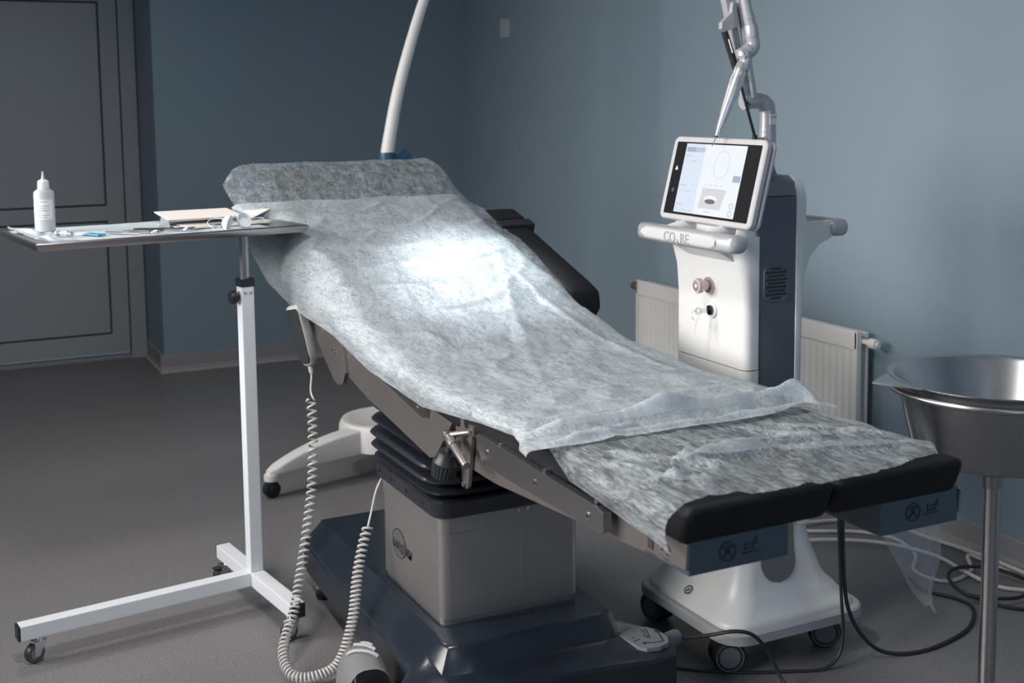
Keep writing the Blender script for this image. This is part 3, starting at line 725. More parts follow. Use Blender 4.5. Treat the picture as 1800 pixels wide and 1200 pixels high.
bm = B(); prism(bm, [(3.05, .690), (3.27, .81), (3.68, 1.05), (3.68, 1.058), (3.27, .82), (3.05, .70)], 'x', 1.0, 1.55); part('back_underpan', bm, M_FRAME)
# small steel stay below the back plate
bm = B(); prism(bm, [(3.30, .79), (3.13, .668), (3.112, .664), (3.108, .675), (3.27, .80)], 'x', 1.030, 1.036, .0008); part('stay_bar', bm, M_STEEL)
# accessory rail on the seat side
bm = B(); prism(bm, [(2.425, .712), (2.418, .745), (2.70, .80), (2.95, .845), (2.955, .815), (2.72, .752)], 'x', .982, .998, .002); sr = part('seat_rail', bm, M_STEEL)
bm = B()
bm.free()
for yy, zz in ((2.452, .728), (2.60, .758)):
    bm = B(); add_cyl(bm, (.983, yy, zz), (.9805, yy, zz), .0055, n=16); add_cyl(bm, (.9806, yy, zz), (.980, yy, zz), .0035, n=6); part('rail_bolt', bm, M_CHROME, sr, smooth=True)
# leg section: tapering box rails carrying two cushions
for side, x0, x1 in (('l', 1.0, 1.006), ('r', 1.544, 1.550)):
    bm = B(); prism(bm, [(2.24, .765), (2.24, .70), (2.205, .655), (2.10, .655), (1.452, .706), (1.448, .746), (2.15, .754), (2.17, .765)], 'x', x0, x1, .0012)
    lf = part('leg_side_plate', bm, M_FRAME)
    if side == 'l':
        bm = B(); prism(bm, [(2.15, .754), (1.46, .746), (1.46, .750), (2.15, .758)], 'x', .994, 1.012); part('plate_flange', bm, M_STEEL, lf)
        MM = basis((.9992, 1.545, .722), (0, -1, 0), (0, 0, 1))
        bm = B(); add_box(bm, -.007, .007, -.013, .007, 0, .0006, M=MM); lathe(bm, [(0, 0), (.0045, 0), (.0045, .0006), (0, .0006)], MM @ Matrix.Translation((0, .012, 0)), 16)
        for k in range(3): add_box(bm, -.014, .016, -.0205-.003*k, -.0195-.003*k, 0, .0005, M=MM)
        part('weight_pictogram', bm, M_TEXT, lf)
        MM = basis((.9992, 1.502, .718), (0, -1, 0), (0, 0, 1)); bm = B()
        add_tube(bm, [MM @ Vector((.011*math.cos(q), .011*math.sin(q), .0003)) for q in [math.radians(20+11*k) for k in range(16)]], .0011, 5)
        add_box(bm, -.006, .008, -.012, -.0105, 0, .0005, M=MM); add_box(bm, -.001, .008, -.004, -.002, 0, .0005, M=MM)
        part('hand_pictogram', bm, M_TEXT, lf)
bm = B(); prism(bm, [(2.125, .745), (2.115, .754), (1.665, .745), (1.642, .740), (1.640, .710), (1.652, .702), (2.10, .696)], 'x', .972, .988, .002)
lr = part('leg_rail', bm, M_STEEL)
bm = B()
bm.free()
for yy, zz in ((2.075, .727), (1.878, .724), (1.690, .721)):
    bm = B(); add_cyl(bm, (.973, yy, zz), (.9705, yy, zz), .0065, n=18); rbo = part('rail_bolt', bm, M_CHROME, lr, smooth=True)
    bm = B(); add_cyl(bm, (.9706, yy, zz), (.9698, yy, zz), .0036, n=6); bm.transform(Matrix.Identity(4)); part('bolt_socket', bm, M_BLACKP, lr)
for yy in (2.03, 1.85, 1.67):
    bm = B(); add_cyl(bm, (.975, yy, .7515), (1.003, yy, .7515), .0055, n=14, bev=.0015); part('rail_pin', bm, M_CHROME, lr, smooth=True)
# front cross boxes under each leg cushion, with pictograms
for x0, x1 in ((1.006, 1.190), (1.375, 1.544)):
    t0 = .703 if x0 < 1.2 else .700
    fb = part('leg_front_box', box(x0, x1, 1.452, 1.66, t0-.008, .752, .003), mat('blue_steel_box', (.085, .115, .14), .42, .5) if x0 < 1.2 else bpy.data.materials['blue_steel_box'])
    cxp = x0+.070; cz = .726
    MM = basis((cxp, 1.4515, cz-.004), (1, 0, 0), (0, 0, 1)); bm = B()
    lathe(bm, [(.0135, 0), (.016, 0), (.016, .0007), (.0135, .0007), (.0135, 0)], MM, 32)
    for a in (45, -45): add_box(bm, -.013, .013, -.0018, .0018, 0, .0007, M=MM @ Matrix.Rotation(math.radians(a), 4, 'Z'))
    lathe(bm, [(0, 0), (.003, 0), (.003, .0007), (0, .0007)], MM @ Matrix.Translation((0, .007, 0)), 12)
    M2 = basis((cxp+.042, 1.4515, cz-.001), (1, 0, 0), (0, 0, 1))
    for q in ((-.016, .016, -.012, -.0095), (-.011, .006, -.006, -.004), (-.011, -.009, -.006, .006), (.004, .006, -.006, .006), (.009, .012, 0, .012), (-.004, .0, .0, .003)): add_box(bm, *q, 0, .0007, M=M2)
    part('pictogram', bm, M_TEXT, fb)
part('leg_cross_bar', box(1.006, 1.544, 2.10, 2.14, .69, .73, .003), M_FRAME)
part('leg_underpan', box(1.006, 1.19, 1.66, 2.1, .715, .750), M_FRAME)
part('leg_underpan', box(1.375, 1.544, 1.66, 2.1, .715, .750), M_FRAME)
# cushions
def cushion(x0, x1, y0, y1, th, ny, name, r=.014, zt=T, endr=.012):
    rings = []
    ys = [y0, y0+endr*.15, y0+endr*.5, y0+endr] + [y0+endr + (y1-y0-2*endr)*k/ny for k in range(1, ny)] + [y1-endr, y1-endr*.5, y1-endr*.15, y1]
    for y in ys:
        d = min(y-y0, y1-y); g = 0
        if d < endr: g = endr - math.sqrt(max(0, endr*endr - (endr-d)**2))
        zc = zt(y); rr = rring(x0+g, x1-g, zc-th+g*.6, zc-g, max(.004, r-g*.5), 5)
        fk = max(0, 1-(y-y0)/.25) if y0 < 2 else 0
        rings.append([(x, y + (zc-z_)*.40*fk, z_) for x, z_ in rr])
    bm = B(); loft(bm, rings); return part(name, bm, M_VINYL, smooth=True, angle=70)
cushion(XL+.003, 1.262, 1.425, 2.225, .060, 16, 'leg_cushion')
cushion(1.268, XRT-.030, 1.425, 2.225, .060, 16, 'leg_cushion')
cushion(XL, XRT, 2.235, 2.80, .062, 20, 'seat_cushion')
cushion(XL, XRT, 2.805, 3.46, .062, 24, 'back_cushion')
cushion(XL+.005, XRT-.005, 3.465, 3.76, .062, 14, 'head_cushion')
# pivot hardware between seat and leg section
bm = B(); prism(bm, [(2.262, .775), (2.20, .775), (2.178, .752), (2.205, .620), (2.215, .612), (2.228, .618), (2.262, .70)], 'x', .990, .998, .001); hg = part('hinge_plate', bm, M_FRAME)
bm = B(); add_cyl(bm, (.982, 2.172, .744), (1.0, 2.172, .744), .014, n=24, bev=.002); add_cyl(bm, (.979, 2.172, .744), (.983, 2.172, .744), .006, n=16)
part('hinge_bolt', bm, M_BOLT, hg, smooth=True)
bm = B(); add_cyl(bm, (.986, 2.235, .770), (.996, 2.235, .770), .008, n=16); part('hinge_bolt', bm, M_BOLT, hg, smooth=True)
bm = B(); add_cyl(bm, (.985, 2.220, .622), (.996, 2.220, .622), .006, n=16); part('hinge_bolt', bm, M_BOLT, hg, smooth=True)
bm = B(); add_cyl(bm, (1.0, 2.190, .736), (.958, 2.232, .724), .0065, n=16, bev=.001); add_cyl(bm, (.958, 2.234, .733), (.958, 2.234, .714), .0085, n=18, bev=.002)
add_cyl(bm, (.958, 2.232, .723), (.952, 2.125, .690), .0085, n=18, bev=.002); add_cyl(bm, (.9578, 2.220, .7192), (.9562, 2.196, .712), .0102, n=18, bev=.002)
part('crank_handle', bm, M_BOLT, smooth=True)
bm = B(); t = bmesh.new(); rr = []
for z_, rad_ in ((0, .010), (.002, .024), (.034, .027), (.044, .022), (.056, .020), (.058, .012)):
    rr.append([((rad_ + (.0016 if (k % 2 and .0 < z_ < .04) else 0))*math.cos(2*math.pi*k/44), (rad_ + (.0016 if (k % 2 and .0 < z_ < .04) else 0))*math.sin(2*math.pi*k/44), z_) for k in range(44)])
t.free(); loft(bm, rr); bm.transform(align((.962, 2.268, .628), (.972, 2.250, .70)))
add_cyl(bm, (.970, 2.254, .682), (.975, 2.248, .712), .008, n=14)
part('clamp_knob', bm, M_BLACKP, smooth=True)
# armrest on the far side
bm = B(); secs = []
for y, zt, hw in ((3.36, 1.022, .040), (3.34, 1.026, .046), (3.1, .945, .050), (2.95, .895, .052), (2.90, .878, .050), (2.885, .868, .042), (2.88, .855, .030)):
    rr = rring(1.655-hw, 1.655+hw, zt-.055, zt, .018, 4); secs.append([(x, y + (z_-zt)*.18, z_) for x, z_ in rr])
loft(bm, secs); am = part('armrest_pad', bm, M_VINYL, smooth=True, angle=50)
bm = B(); add_box(bm, -.05, .05, -.045, .045, -.012, .035, .012, M=Matrix.Translation((1.66, 3.40, 1.012)) @ Matrix.Rotation(math.radians(15), 4, 'X')); part('armrest_joint', bm, M_VINYL)
bm = B(); add_box(bm, -.056, .056, -.022, .022, -.064, .008, .004, M=Matrix.Translation((1.66, 3.318, 1.018)) @ Matrix.Rotation(math.radians(17), 4, 'X')); part('armrest_strap', bm, M_BLACKP, am)
bm = B(); add_tube(bm, [(1.56, 3.40, .93), (1.62, 3.40, .94), (1.66, 3.40, .965), (1.66, 3.40, 1.0)], .012, 12); part('armrest_bracket', bm, M_STEEL, smooth=True)

# remote hand control with its coiled cord (hangs from the couch: own thing)
rm = empty('hand_control', (.95, 3.18, .69), label='grey hand control hanging at the near side of the couch back with a coiled cord', cat='hand control')
bm = B(); MM = None
hz_ = Vector((-.215, .107, 1)).normalized(); hx_ = Vector((.86, .51, 0)); hx_ = (hx_ - hz_*hx_.dot(hz_)).normalized(); hy_ = hz_.cross(hx_)
MM = Matrix((hx_, hy_, hz_)).transposed().to_4x4(); MM.translation = (.958, 3.222, .765)
rings = []
for z_, hx, hy in ((-.090, .010, .010), (-.084, .014, .017), (-.05, .017, .021), (0, .018, .023), (.05, .018, .024), (.075, .017, .023), (.082, .012, .018)):
    rings.append([tuple(MM @ Vector((x, y, z_))) for x, y in rring(-hx, hx, -hy, hy, .008, 4)])
loft(bm, rings); hb = obj('handset_body', bm, M_CORDW, rm, smooth=True, angle=50)
bm = B(); rings = []
for z_, hy in ((-.080, .010), (-.07, .016), (.0, .020), (.065, .021), (.074, .017)):
    rings.append([tuple(MM @ Vector((x, y, z_))) for x, y in ((-.0186, -hy), (-.0186, hy), (-.0125, hy), (-.0125, -hy))])
loft(bm, rings); obj('keypad', bm, mat('keypad_dark', (.018, .02, .024), .55), hb)
def coil(bm, path, r, pitch, wr, n=6, start=None):
    path = [Vector(p) for p in path]; T_, N_ = frames(path); S = [0]
    for a, b in zip(path, path[1:]): S.append(S[-1]+(b-a).length)
    L = S[-1]; pts = []; s = 0; i = 0; ph = 0
    step = 1/14
    while s < L:
        while i < len(S)-2 and S[i+1] < s: i += 1
        q = (s-S[i])/max(1e-6, S[i+1]-S[i]); p = path[i].lerp(path[i+1], q); t_ = T_[i].lerp(T_[i+1], q).normalized(); n_ = N_[i].lerp(N_[i+1], q).normalized(); b_ = t_.cross(n_)
        rr = r(s/L) if callable(r) else r; pt = pitch(s/L)
        pts.append(p + n_*rr*math.cos(ph) + b_*rr*math.sin(ph)); ph += 2*math.pi*step; s += pt*step
    add_tube(bm, pts, wr, n)
CP = [(.9535, 3.145, .600), (.949, 3.12, .535), (.925, 3.06, .40), (.880, 2.99, .26), (.825, 2.91, .135), (.775, 2.845, .060), (.775, 2.775, .026), (.820, 2.74, .026), (.880, 2.735, .050), (.925, 2.76, .135), (.955, 2.80, .235), (.988, 2.835, .310), (1.020, 2.86, .365)]
cpath = catmull(CP, 10)
bm = B(); coil(bm, cpath[:-6], .0112, lambda t: interp([(0, .020), (.3, .017), (.5, .0115), (.7, .0088), (.85, .0105), (1, .015)], t), .0030, 6)
obj('coiled_cord', bm, M_CORDW, rm, smooth=True)
e0 = MM @ Vector((0, 0, -.086))
bm = B(); add_tube(bm, catmull([e0, e0+Vector((.001, -.004, -.03)), e0.lerp(Vector(CP[0]), .75), Vector(CP[0])+Vector((.006, 0, .004)), Vector(CP[0])+Vector((.011, 0, -.004))], 6), .0026, 8)
add_cyl(bm, e0+Vector((0, 0, .006)), e0+Vector((.0015, -.004, -.026)), .0075, .0045, n=14)
for k in range(4): add_cyl(bm, e0+Vector((0, -.001*k, -.004-.005*k)), e0+Vector((0, -.001*k, -.007-.005*k)), .0085-.0008*k, n=14)
obj('cord_end', bm, M_CORDW, rm, smooth=True)
bm = B(); add_tube(bm, catmull([cpath[-7], (1.015, 2.858, .365), (1.030, 2.862, .415), (1.047, 2.866, .445)], 6), .0027, 8)
obj('cord_end', bm, M_CORDW, rm, smooth=True)

# ------------------------------------------------------------------ sheets on the couch
def sheet(name, rows, zoff, mt, label, cat, folds=(), amp=.0022, seed=0, ragged0=0, ny=300, nx=190, edge_fn=None, lump=None):
    """rows: (y, left hem xyz, right hem xyz) ascending in y"""
    Ltab = [(r[0], r[1]) for r in rows]; Rtab = [(r[0], r[2]) for r in rows]
    y0, y1 = rows[0][0], rows[-1][0]; bm = B(); t = bmesh.new(); G = []
    for j in range(ny+1):
        y = y0+(y1-y0)*j/ny
        Lh = Vector(interp(Ltab, y)); Rh = Vector(interp(Rtab, y)); row = []
        e = .012
        lx = max(Lh.x, XL) if Lh.x > XL+.004 else XL; xr_ = XRT - .030*min(1, max(0, (2.3-y)/.12)); rx = min(Rh.x, xr_) if Rh.x < xr_-.004 else xr_
        a = Vector((lx, y + (Lh.y-y)*.25, T(y)+zoff)); b = Vector((rx, y + (Rh.y-y)*.25, T(y)+zoff))
        dl = (Lh-a).length; dr_ = (b-Rh).length; wd = rx-lx
        tot = dl+dr_+wd
        base = []
        for i in range(nx+1):
            s = tot*i/nx
            if s < dl:
                q = 1-s/dl if dl > 0 else 0
                p = a.lerp(Lh, q); bulge = math.sin(math.pi*q)*min(.35*dl, .02); p += Vector((-bulge, 0, bulge*.6))
                p.z = min(p.z, a.z); top = max(0, 1-q*3)
            elif s < dl+wd:
                q = (s-dl)/wd; p = a.lerp(b, q); p.y = y; top = 1
            else:
                q = (s-dl-wd)/max(dr_, 1e-6); p = b.lerp(Rh, q); bulge = math.sin(math.pi*q)*min(.3*dr_, .015); p += Vector((bulge, 0, bulge*.6))
                p.z = min(p.z, b.z); top = max(0, 1-q*3)
            base.append((p, top, s-dl, s < dl))
        P_ = [q[0] for q in base]
        for _ in range(2):      # soften the roll over the cushion edges
            P2 = list(P_)
            for i in range(1, nx):
                k = min(4, i, nx-i); acc = Vector((0, 0, 0))
                for u in range(i-k, i+k+1): acc += P_[u]
                P2[i] = acc/(2*k+1)
            P_ = P2
        for i in range(nx+1):
            p = P_[i]; _, top, sx, left = base[i]
            h = 0
            nn = noise.noise(Vector((sx*5, y*3.2, seed)))*.55 + noise.noise(Vector((sx*16, y*7, seed+3)))*.3 + noise.noise(Vector((sx*45, y*22, seed+5)))*.15
            h += amp*(abs(nn)*3.2)
            ridg = abs(noise.noise(Vector((sx*3+y*2.2, y*6-sx*3.5, seed+9)))); h += amp*2.0*max(0, .18-ridg)/.18
            for (fx0, fy0, fx1, fy1, wid, hh) in folds:
                d = Vector((fx1-fx0, fy1-fy0)); L = d.length; d /= L; rel = Vector((p.x-fx0, p.y-fy0)); al = rel.dot(d)/L; ac = abs(rel.x*d.y-rel.y*d.x) + .004*noise.noise(Vector((p.x*18, p.y*18, 4)))
                if -.1 < al < 1.1:
                    tp = max(0, min(1, (al+.1)/.25, (1.1-al)/.25)); h += hh*tp*math.exp(-(ac/wid)**2)
            p = p.copy(); p.z += .0015 + h*(.35+.65*top)
            if top < .3: p.x += (-1 if left else 1)*abs(nn)*.006
            if ragged0:
                w_ = max(0, 1-(y-y0)/.06); p.y += w_*ragged0(sx)
            if edge_fn: p = edge_fn(p, j/ny, i/nx)
            row.append(t.verts.new(p))
        G.append(row)
    for j in range(ny):
        for i in range(nx): t.faces.new((G[j][i], G[j][i+1], G[j+1][i+1], G[j+1][i]))
    merge(bm, t); o = obj(name, bm, mt, None, smooth=True, angle=180); return tag(o, label, cat)
def rag(sx):
    base = interp([(-.06, .002), (-.01, .004), (.012, .016), (.047, .019), (.114, .022), (.121, .006), (.147, -.001), (.230, -.001), (.24, -.008), (.30, -.004), (.342, -.005), (.378, .002), (.44, .010), (.50, .016)], sx)
    return base + .004*noise.noise(Vector((sx*60, 1, 1))) + .003*noise.noise(Vector((sx*160, 1, 7)))
rowsU = [(1.432, (.970, 1.445, .735), (1.500, 1.445, .806)), (1.50, (.972, 1.51, .742), (1.534, 1.50, .800)), (1.62, (.972, 1.63, .752), (1.545, 1.62, .785)), (1.74, (.974, 1.75, .758), (1.548, 1.74, .78)),
         (1.82, (.982, 1.83, .785), (1.548, 1.82, .78)), (1.90, (.994, 1.90, .8060), (1.548, 1.9, .78)), (2.1, (.994, 2.1, .800), (1.550, 2.1, .77)), (2.35, (.985, 2.37, .760), (1.575, 2.33, .765)),
         (2.6, (.980, 2.70, .775), (1.58, 2.6, .79)), (2.85, (.970, 2.95, .815), (1.60, 2.87, .835)), (3.05, (.955, 3.22, .838), (1.635, 3.09, .920)), (3.25, (.935, 3.42, .89), (1.662, 3.31, .985)),
         (3.40, (.905, 3.53, .985), (1.668, 3.43, 1.022)), (3.52, (.875, 3.58, 1.085), (1.63, 3.58, 1.052)), (3.62, (.858, 3.655, 1.150), (1.592, 3.645, 1.090)), (3.72, (.90, 3.715, 1.188), (1.578, 3.73, 1.145)), (3.775, (.935, 3.775, 1.185), (1.575, 3.775, 1.150))]
foldU = [(1.10, 1.64, 1.50, 1.50, .010, .016), (1.07, 1.61, 1.28, 1.60, .012, .016), (.985, 1.555, 1.09, 1.50, .008, .013), (1.02, 1.72, 1.16, 1.54, .008, .012), (1.36, 1.73, 1.52, 1.56, .008, .010), (1.18, 1.70, 1.42, 1.62, .009, .008), (1.30, 1.75, 1.40, 1.60, .007, .010), (1.0, 1.68, 1.04, 1.50, .007, .012)]
sheet('under_sheet', rowsU, .0035, M_SHEET, 'thin see-through white paper sheet reaching the black leg cushions, torn at the foot end', 'sheet', foldU, amp=.0020, seed=11, ragged0=rag, ny=330)
rowsT = [(1.775, (.905, 1.775, .800), (1.545, 1.74, .818)), (1.84, (.925, 1.84, .795), (1.575, 1.80, .806)), (1.90, (.955, 1.90, .788), (1.585, 1.88, .800)), (1.955, (.972, 1.955, .786), (1.575, 1.95, .792)), (2.1, (.975, 2.1, .775), (1.578, 2.1, .775)), (2.35, (.972, 2.39, .742), (1.58, 2.33, .770)),
         (2.6, (.970, 2.72, .757), (1.582, 2.6, .80)), (2.85, (.960, 2.955, .803), (1.585, 2.87, .865)), (3.05, (.945, 3.24, .828), (1.578, 3.08, .938)), (3.25, (.925, 3.44, .88), (1.572, 3.28, 1.0)),
         (3.40, (.897, 3.54, .975), (1.575, 3.40, 1.035)), (3.54, (.867, 3.60, 1.085), (1.58, 3.54, 1.08))]
foldT = [(.98, 1.88, 1.27, 1.86, .016, .024), (1.18, 1.86, 1.55, 1.845, .020, .030), (1.48, 1.90, 1.56, 1.80, .020, .024), (1.0, 1.80, 1.15, 1.83, .010, .012), (.93, 1.80, 1.30, 1.795, .008, .009), (1.0, 1.95, 1.35, 1.92, .012, .009), (1.32, 1.80, 1.52, 1.775, .009, .012), (1.15, 2.15, 1.5, 3.1, .014, .0028), (1.50, 2.2, 1.48, 3.0, .012, .004), (1.07, 2.5, 1.2, 3.3, .014, .002), (1.02, 2.15, 1.5, 2.10, .010, .006), (1.1, 2.02, 1.55, 2.0, .012, .006)]
def topedge(p, v, u):
    # gentle lift of the bunched foot end and wavy upper edge
    if v < .04:
        p.z += .004*(1-v/.04); p.y += .018*noise.noise(Vector((u*5, 2, 2)))*(1-v/.04)
        p.x -= 0
    if v > .93: p.y += (v-.93)/.07*(.030*noise.noise(Vector((u*4, 1, 8))) - .03*max(0, .3-u))
    return p
sheet('top_sheet', rowsT, .0075, M_SHEET2, 'second white fleece sheet over seat and backrest, bunched in a fold near the foot', 'sheet', foldT, amp=.0020, seed=31, edge_fn=topedge, ny=330)
# torn corner of film hanging below the right leg cushion
bm = B(); t = bmesh.new(); G = []
for j in range(25):
    q = j/24; z_ = .692 - .190*q
    xa = 1.452 + .118*q**1.5; xb = 1.606 - .024*q
    row = []
    for i in range(21):
        k = i/20; x = xa+(xb-xa)*k; row.append(t.verts.new((x, 1.530 + .010*math.sin(k*7+q*2) + .006*math.sin(q*9), z_ + .006*math.sin(k*9)*q)))
    G.append(row)
for j in range(24):
    for i in range(20): t.faces.new((G[j][i], G[j][i+1], G[j+1][i+1], G[j+1][i]))
merge(bm, t); tag(obj('hanging_film', bm, M_FILM, smooth=True, angle=180), 'limp translucent plastic flap hanging below the right leg cushion', 'plastic film')

# ------------------------------------------------------------------ laser cart
mc = empty('laser_cart', (1.93, 2.50, 0), label='white and slate laser cart with tilted touch screen standing behind the couch foot', cat='medical device')
def part(name, bm, mt, p=None, **k): return obj(name, bm, mt, p or mc, **k)
bm = B(); zloft(bm, [(.086, 1.705, 2.132, 2.285, 2.712, .065), (.089, 1.698, 2.138, 2.278, 2.718, .07), (.112, 1.698, 2.138, 2.278, 2.718, .07), (.116, 1.703, 2.134, 2.283, 2.714, .066)])
part('base_plate', bm, M_GREYP, smooth=True)
for x, y, a in ((1.775, 2.350, 160), (2.075, 2.345, 150), (1.765, 2.655, 100), (2.07, 2.655, 30)):
    wcastor(mc, x, y, .092, .041, math.radians(a), M_MIDGREY, M_BLACKP, M_HUB, twin=True)
# body profiles
FX = [(.116, 1.715), (.125, 1.716), (.14, 1.730), (.165, 1.752), (.22, 1.776), (.30, 1.790), (.45, 1.797), (.9, 1.797), (.97, 1.790), (1.02, 1.772), (1.05, 1.752)]
BXP = [(.116, 2.122), (.125, 2.121), (.15, 2.096), (.20, 2.052), (.28, 2.020), (.40, 1.990), (.6, 1.972), (.9, 1.975), (1.0, 1.985), (1.21, 1.99)]
Y0 = [(.116, 2.300), (.125, 2.301), (.15, 2.320), (.20, 2.342), (.30, 2.356), (.45, 2.362), (1.25, 2.362)]
Y1 = [(z, 4.985-y) for z, y in Y0]
Y1 = [(z, 2.660 + (2.362-y)*.65) for z, y in Y0]
zs = [.116, .120, .125, .132, .14, .152, .165, .18, .20, .24, .28, .33, .40]
bm = B(); zloft(bm, [(z, interp(FX, z), interp(BXP, z), interp(Y0, z), interp(Y1, z), .06 if z < .2 else .05) for z in zs])
bsh = part('base_shell', bm, M_MACH, smooth=True, angle=45)
zs2 = [.33, .40, .45, .60, .735]
bm = B(); zloft(bm, [(z, interp(FX, z)-.0005, 1.838, interp(Y0, z)-.0005, interp(Y1, z)+.0005, (.048, .003)) for z in zs2]); part('lower_front_shell', bm, M_MACH, smooth=True, angle=45)
zs3 = [.7375, .80, .90, .97, 1.02, 1.05, 1.062]
bm = B(); zloft(bm, [(z, interp(FX, z), 1.838, interp(Y0, z), interp(Y1, z), (.048, .003)) for z in zs3]); fs = part('upper_front_shell', bm, M_MACH, smooth=True, angle=45)
bm = B(); zloft(bm, [(1.058, 1.775, 1.838, 2.368, 2.655, (.03, .003)), (1.16, 1.80, 1.838, 2.368, 2.655, (.03, .003)), (1.185, 1.83, 1.84, 2.38, 2.64, (.004, .003))]); part('neck_shell', bm, M_MACH, smooth=True)
bm = B(); zloft(bm, [(.33, 1.83, 1.950, 2.364, 2.656, .003), (1.155, 1.83, 1.950, 2.364, 2.656, .003)]); sp_ = part('side_panel', bm, M_SLATE, smooth=True)
bm = B(); zloft(bm, [(1.157, 1.80, 1.952, 2.366, 2.654, .006), (1.19, 1.815, 1.952, 2.37, 2.65, .012), (1.204, 1.84, 1.95, 2.385, 2.635, .02)]); part('top_cap', bm, M_MIDGREY, smooth=True)
# slate strip running down into the flared base with a rounded end
bm = B(); t = bmesh.new(); G = []
for j in range(30):
    z_ = .345 - (.345-.200)*j/29; q = max(0, (z_-.200)/.05); hw = .052*math.sqrt(max(0, 1-(1-min(1, q))**2)); hw = max(hw, .002)
    yy = interp(Y0, z_)-.0025
    G.append([t.verts.new((1.893-hw+2*hw*i/10, yy, z_)) for i in range(11)])
for j in range(29):
    for i in range(10): t.faces.new((G[j][i], G[j][i+1], G[j+1][i+1], G[j+1][i]))
merge(bm, t); ss = part('side_panel_foot', bm, mat('warm_slate', (.17, .165, .175), .5), smooth=True)
# rear shell and handle
bm = B(); zloft(bm, [(z, 1.948, interp(BXP, z), interp(Y0, z), interp(Y1, z), (.003, .02)) for z in (.33, .4, .5, .7, .9, 1.0, 1.1, 1.15)] + [(1.178, 1.948, 1.982, 2.368, 2.655, (.003, .018)), (1.198, 1.948, 1.965, 2.378, 2.645, (.003, .012)), (1.204, 1.949, 1.955, 2.39, 2.63, .002)])
part('rear_shell', bm, M_MACH, smooth=True, angle=45)
bm = B(); prism(bm, [(1.965, 1.15), (1.975, 1.12), (1.982, 1.095), (2.00, 1.088), (2.075, 1.088), (2.082, 1.075), (2.082, 1.052), (2.06, 1.042), (2.03, 1.03), (2.00, 1.00), (1.985, .96), (1.972, .90), (1.965, .85)], 'y', 2.372, 2.40, .006)
for q in (0,): pass
rh = part('handle_arm', bm, M_MACH, smooth=True)
bm = B(); prism(bm, [(1.965, 1.15), (1.975, 1.12), (1.982, 1.095), (2.00, 1.088), (2.075, 1.088), (2.082, 1.075), (2.082, 1.052), (2.06, 1.042), (2.03, 1.03), (2.00, 1.00), (1.985, .96), (1.972, .90), (1.965, .85)], 'y', 2.622, 2.65, .006)
part('handle_arm', bm, M_MACH, smooth=True)
bm = B(); secs = []
for y, g in ((2.362, .012), (2.366, .003), (2.372, 0), (2.652, 0), (2.658, .003), (2.662, .012)):
    secs.append([(x, y, z_) for x, z_ in rring(2.062+g, 2.116-g, 1.048+g, 1.090-g, .016, 5)])
loft(bm, secs); part('rear_handle', bm, M_MACHD, smooth=True)
# vent: recessed oval with slots
MM = basis((1.888, 2.3635, .945), (1, 0, 0), (0, 0, 1))
def vx(x): return x
bm = B(); loft(bm, [[tuple(MM @ Vector((x, y, d))) for x, y in rring(-.034-g, .034+g, -.042-g, .042+g, .02)] for g, d in ((.004, 0), (.003, .002), (0, .002), (0, .0005))], cap0=False, cap1=True)
vg = part('vent_frame', bm, M_SLATE, sp_, smooth=True)
bm = B()
for rw in range(9):
    z_ = -.036 + rw*.009; lim = .029 if abs(z_) < .03 else .020
    xx = -lim + (0 if rw % 2 else .005)
    while xx < lim-.004:
        add_box(bm, xx, xx+.0080, z_-.0028, z_+.0028, .0006, .0014, M=MM); xx += .0105
part('vent_slot', bm, M_BLACKP, vg)
# front handle bar with raised lettering
bm = B(); secs = []
for y, g, dx in ((2.262, .012, .012), (2.266, .004, .009), (2.275, 0, .006), (2.34, 0, 0), (2.60, 0, 0), (2.655, 0, .006), (2.664, .004, .009), (2.668, .012, .012)):
    secs.append([(x+dx, y, z_) for x, z_ in rring(1.672+g, 1.722-g, 1.038+g, 1.080-g, .016, 5)])
loft(bm, secs); fh = part('front_handle', bm, M_MACHD, smooth=True, angle=50)
bm = B(); secs = []
for y, g in ((2.315, .016), (2.335, 0), (2.61, 0), (2.63, .016)):
    secs.append([(x, y, z_) for x, z_ in rring(1.6695, 1.700, 1.043+g*.5, 1.077-g*.5, .010, 4)])
loft(bm, secs); part('handle_face', bm, mat('silver_face', (.48, .49, .50), .4), fh, smooth=True)
TB = (1.6690, 2.498, 1.058)
bm = text_bm('CO', .034, basis(TB, (0, -1, 0), (0, 0, 1)), .0012)
t2 = text_bm('2', .018, basis((1.6690, 2.465, 1.049), (0, -1, 0), (0, 0, 1)), .0012); merge(bm, t2)
t2 = text_bm('RE', .034, basis((1.6690, 2.435, 1.058), (0, -1, 0), (0, 0, 1)), .0012); merge(bm, t2)
part('raised_lettering', bm, mat('lettering_grey', (.27, .28, .29), .45), fh)
bm = B()
for y in (2.40, 2.56): 
    add_tube(bm, catmull([(1.70, y, 1.062), (1.735, y, 1.070), (1.775, y, 1.075), (1.80, y, 1.07)], 5), .017, 12)
part('handle_bracket', bm, M_MACH, fh, smooth=True)
bm = B(); prism(bm, [(1.70, 1.045), (1.76, 1.055), (1.80, 1.05), (1.80, 1.015), (1.78, 1.0), (1.74, 1.025)], 'y', 2.385, 2.575, .006); part('handle_web', bm, M_MACH, fh, smooth=True)
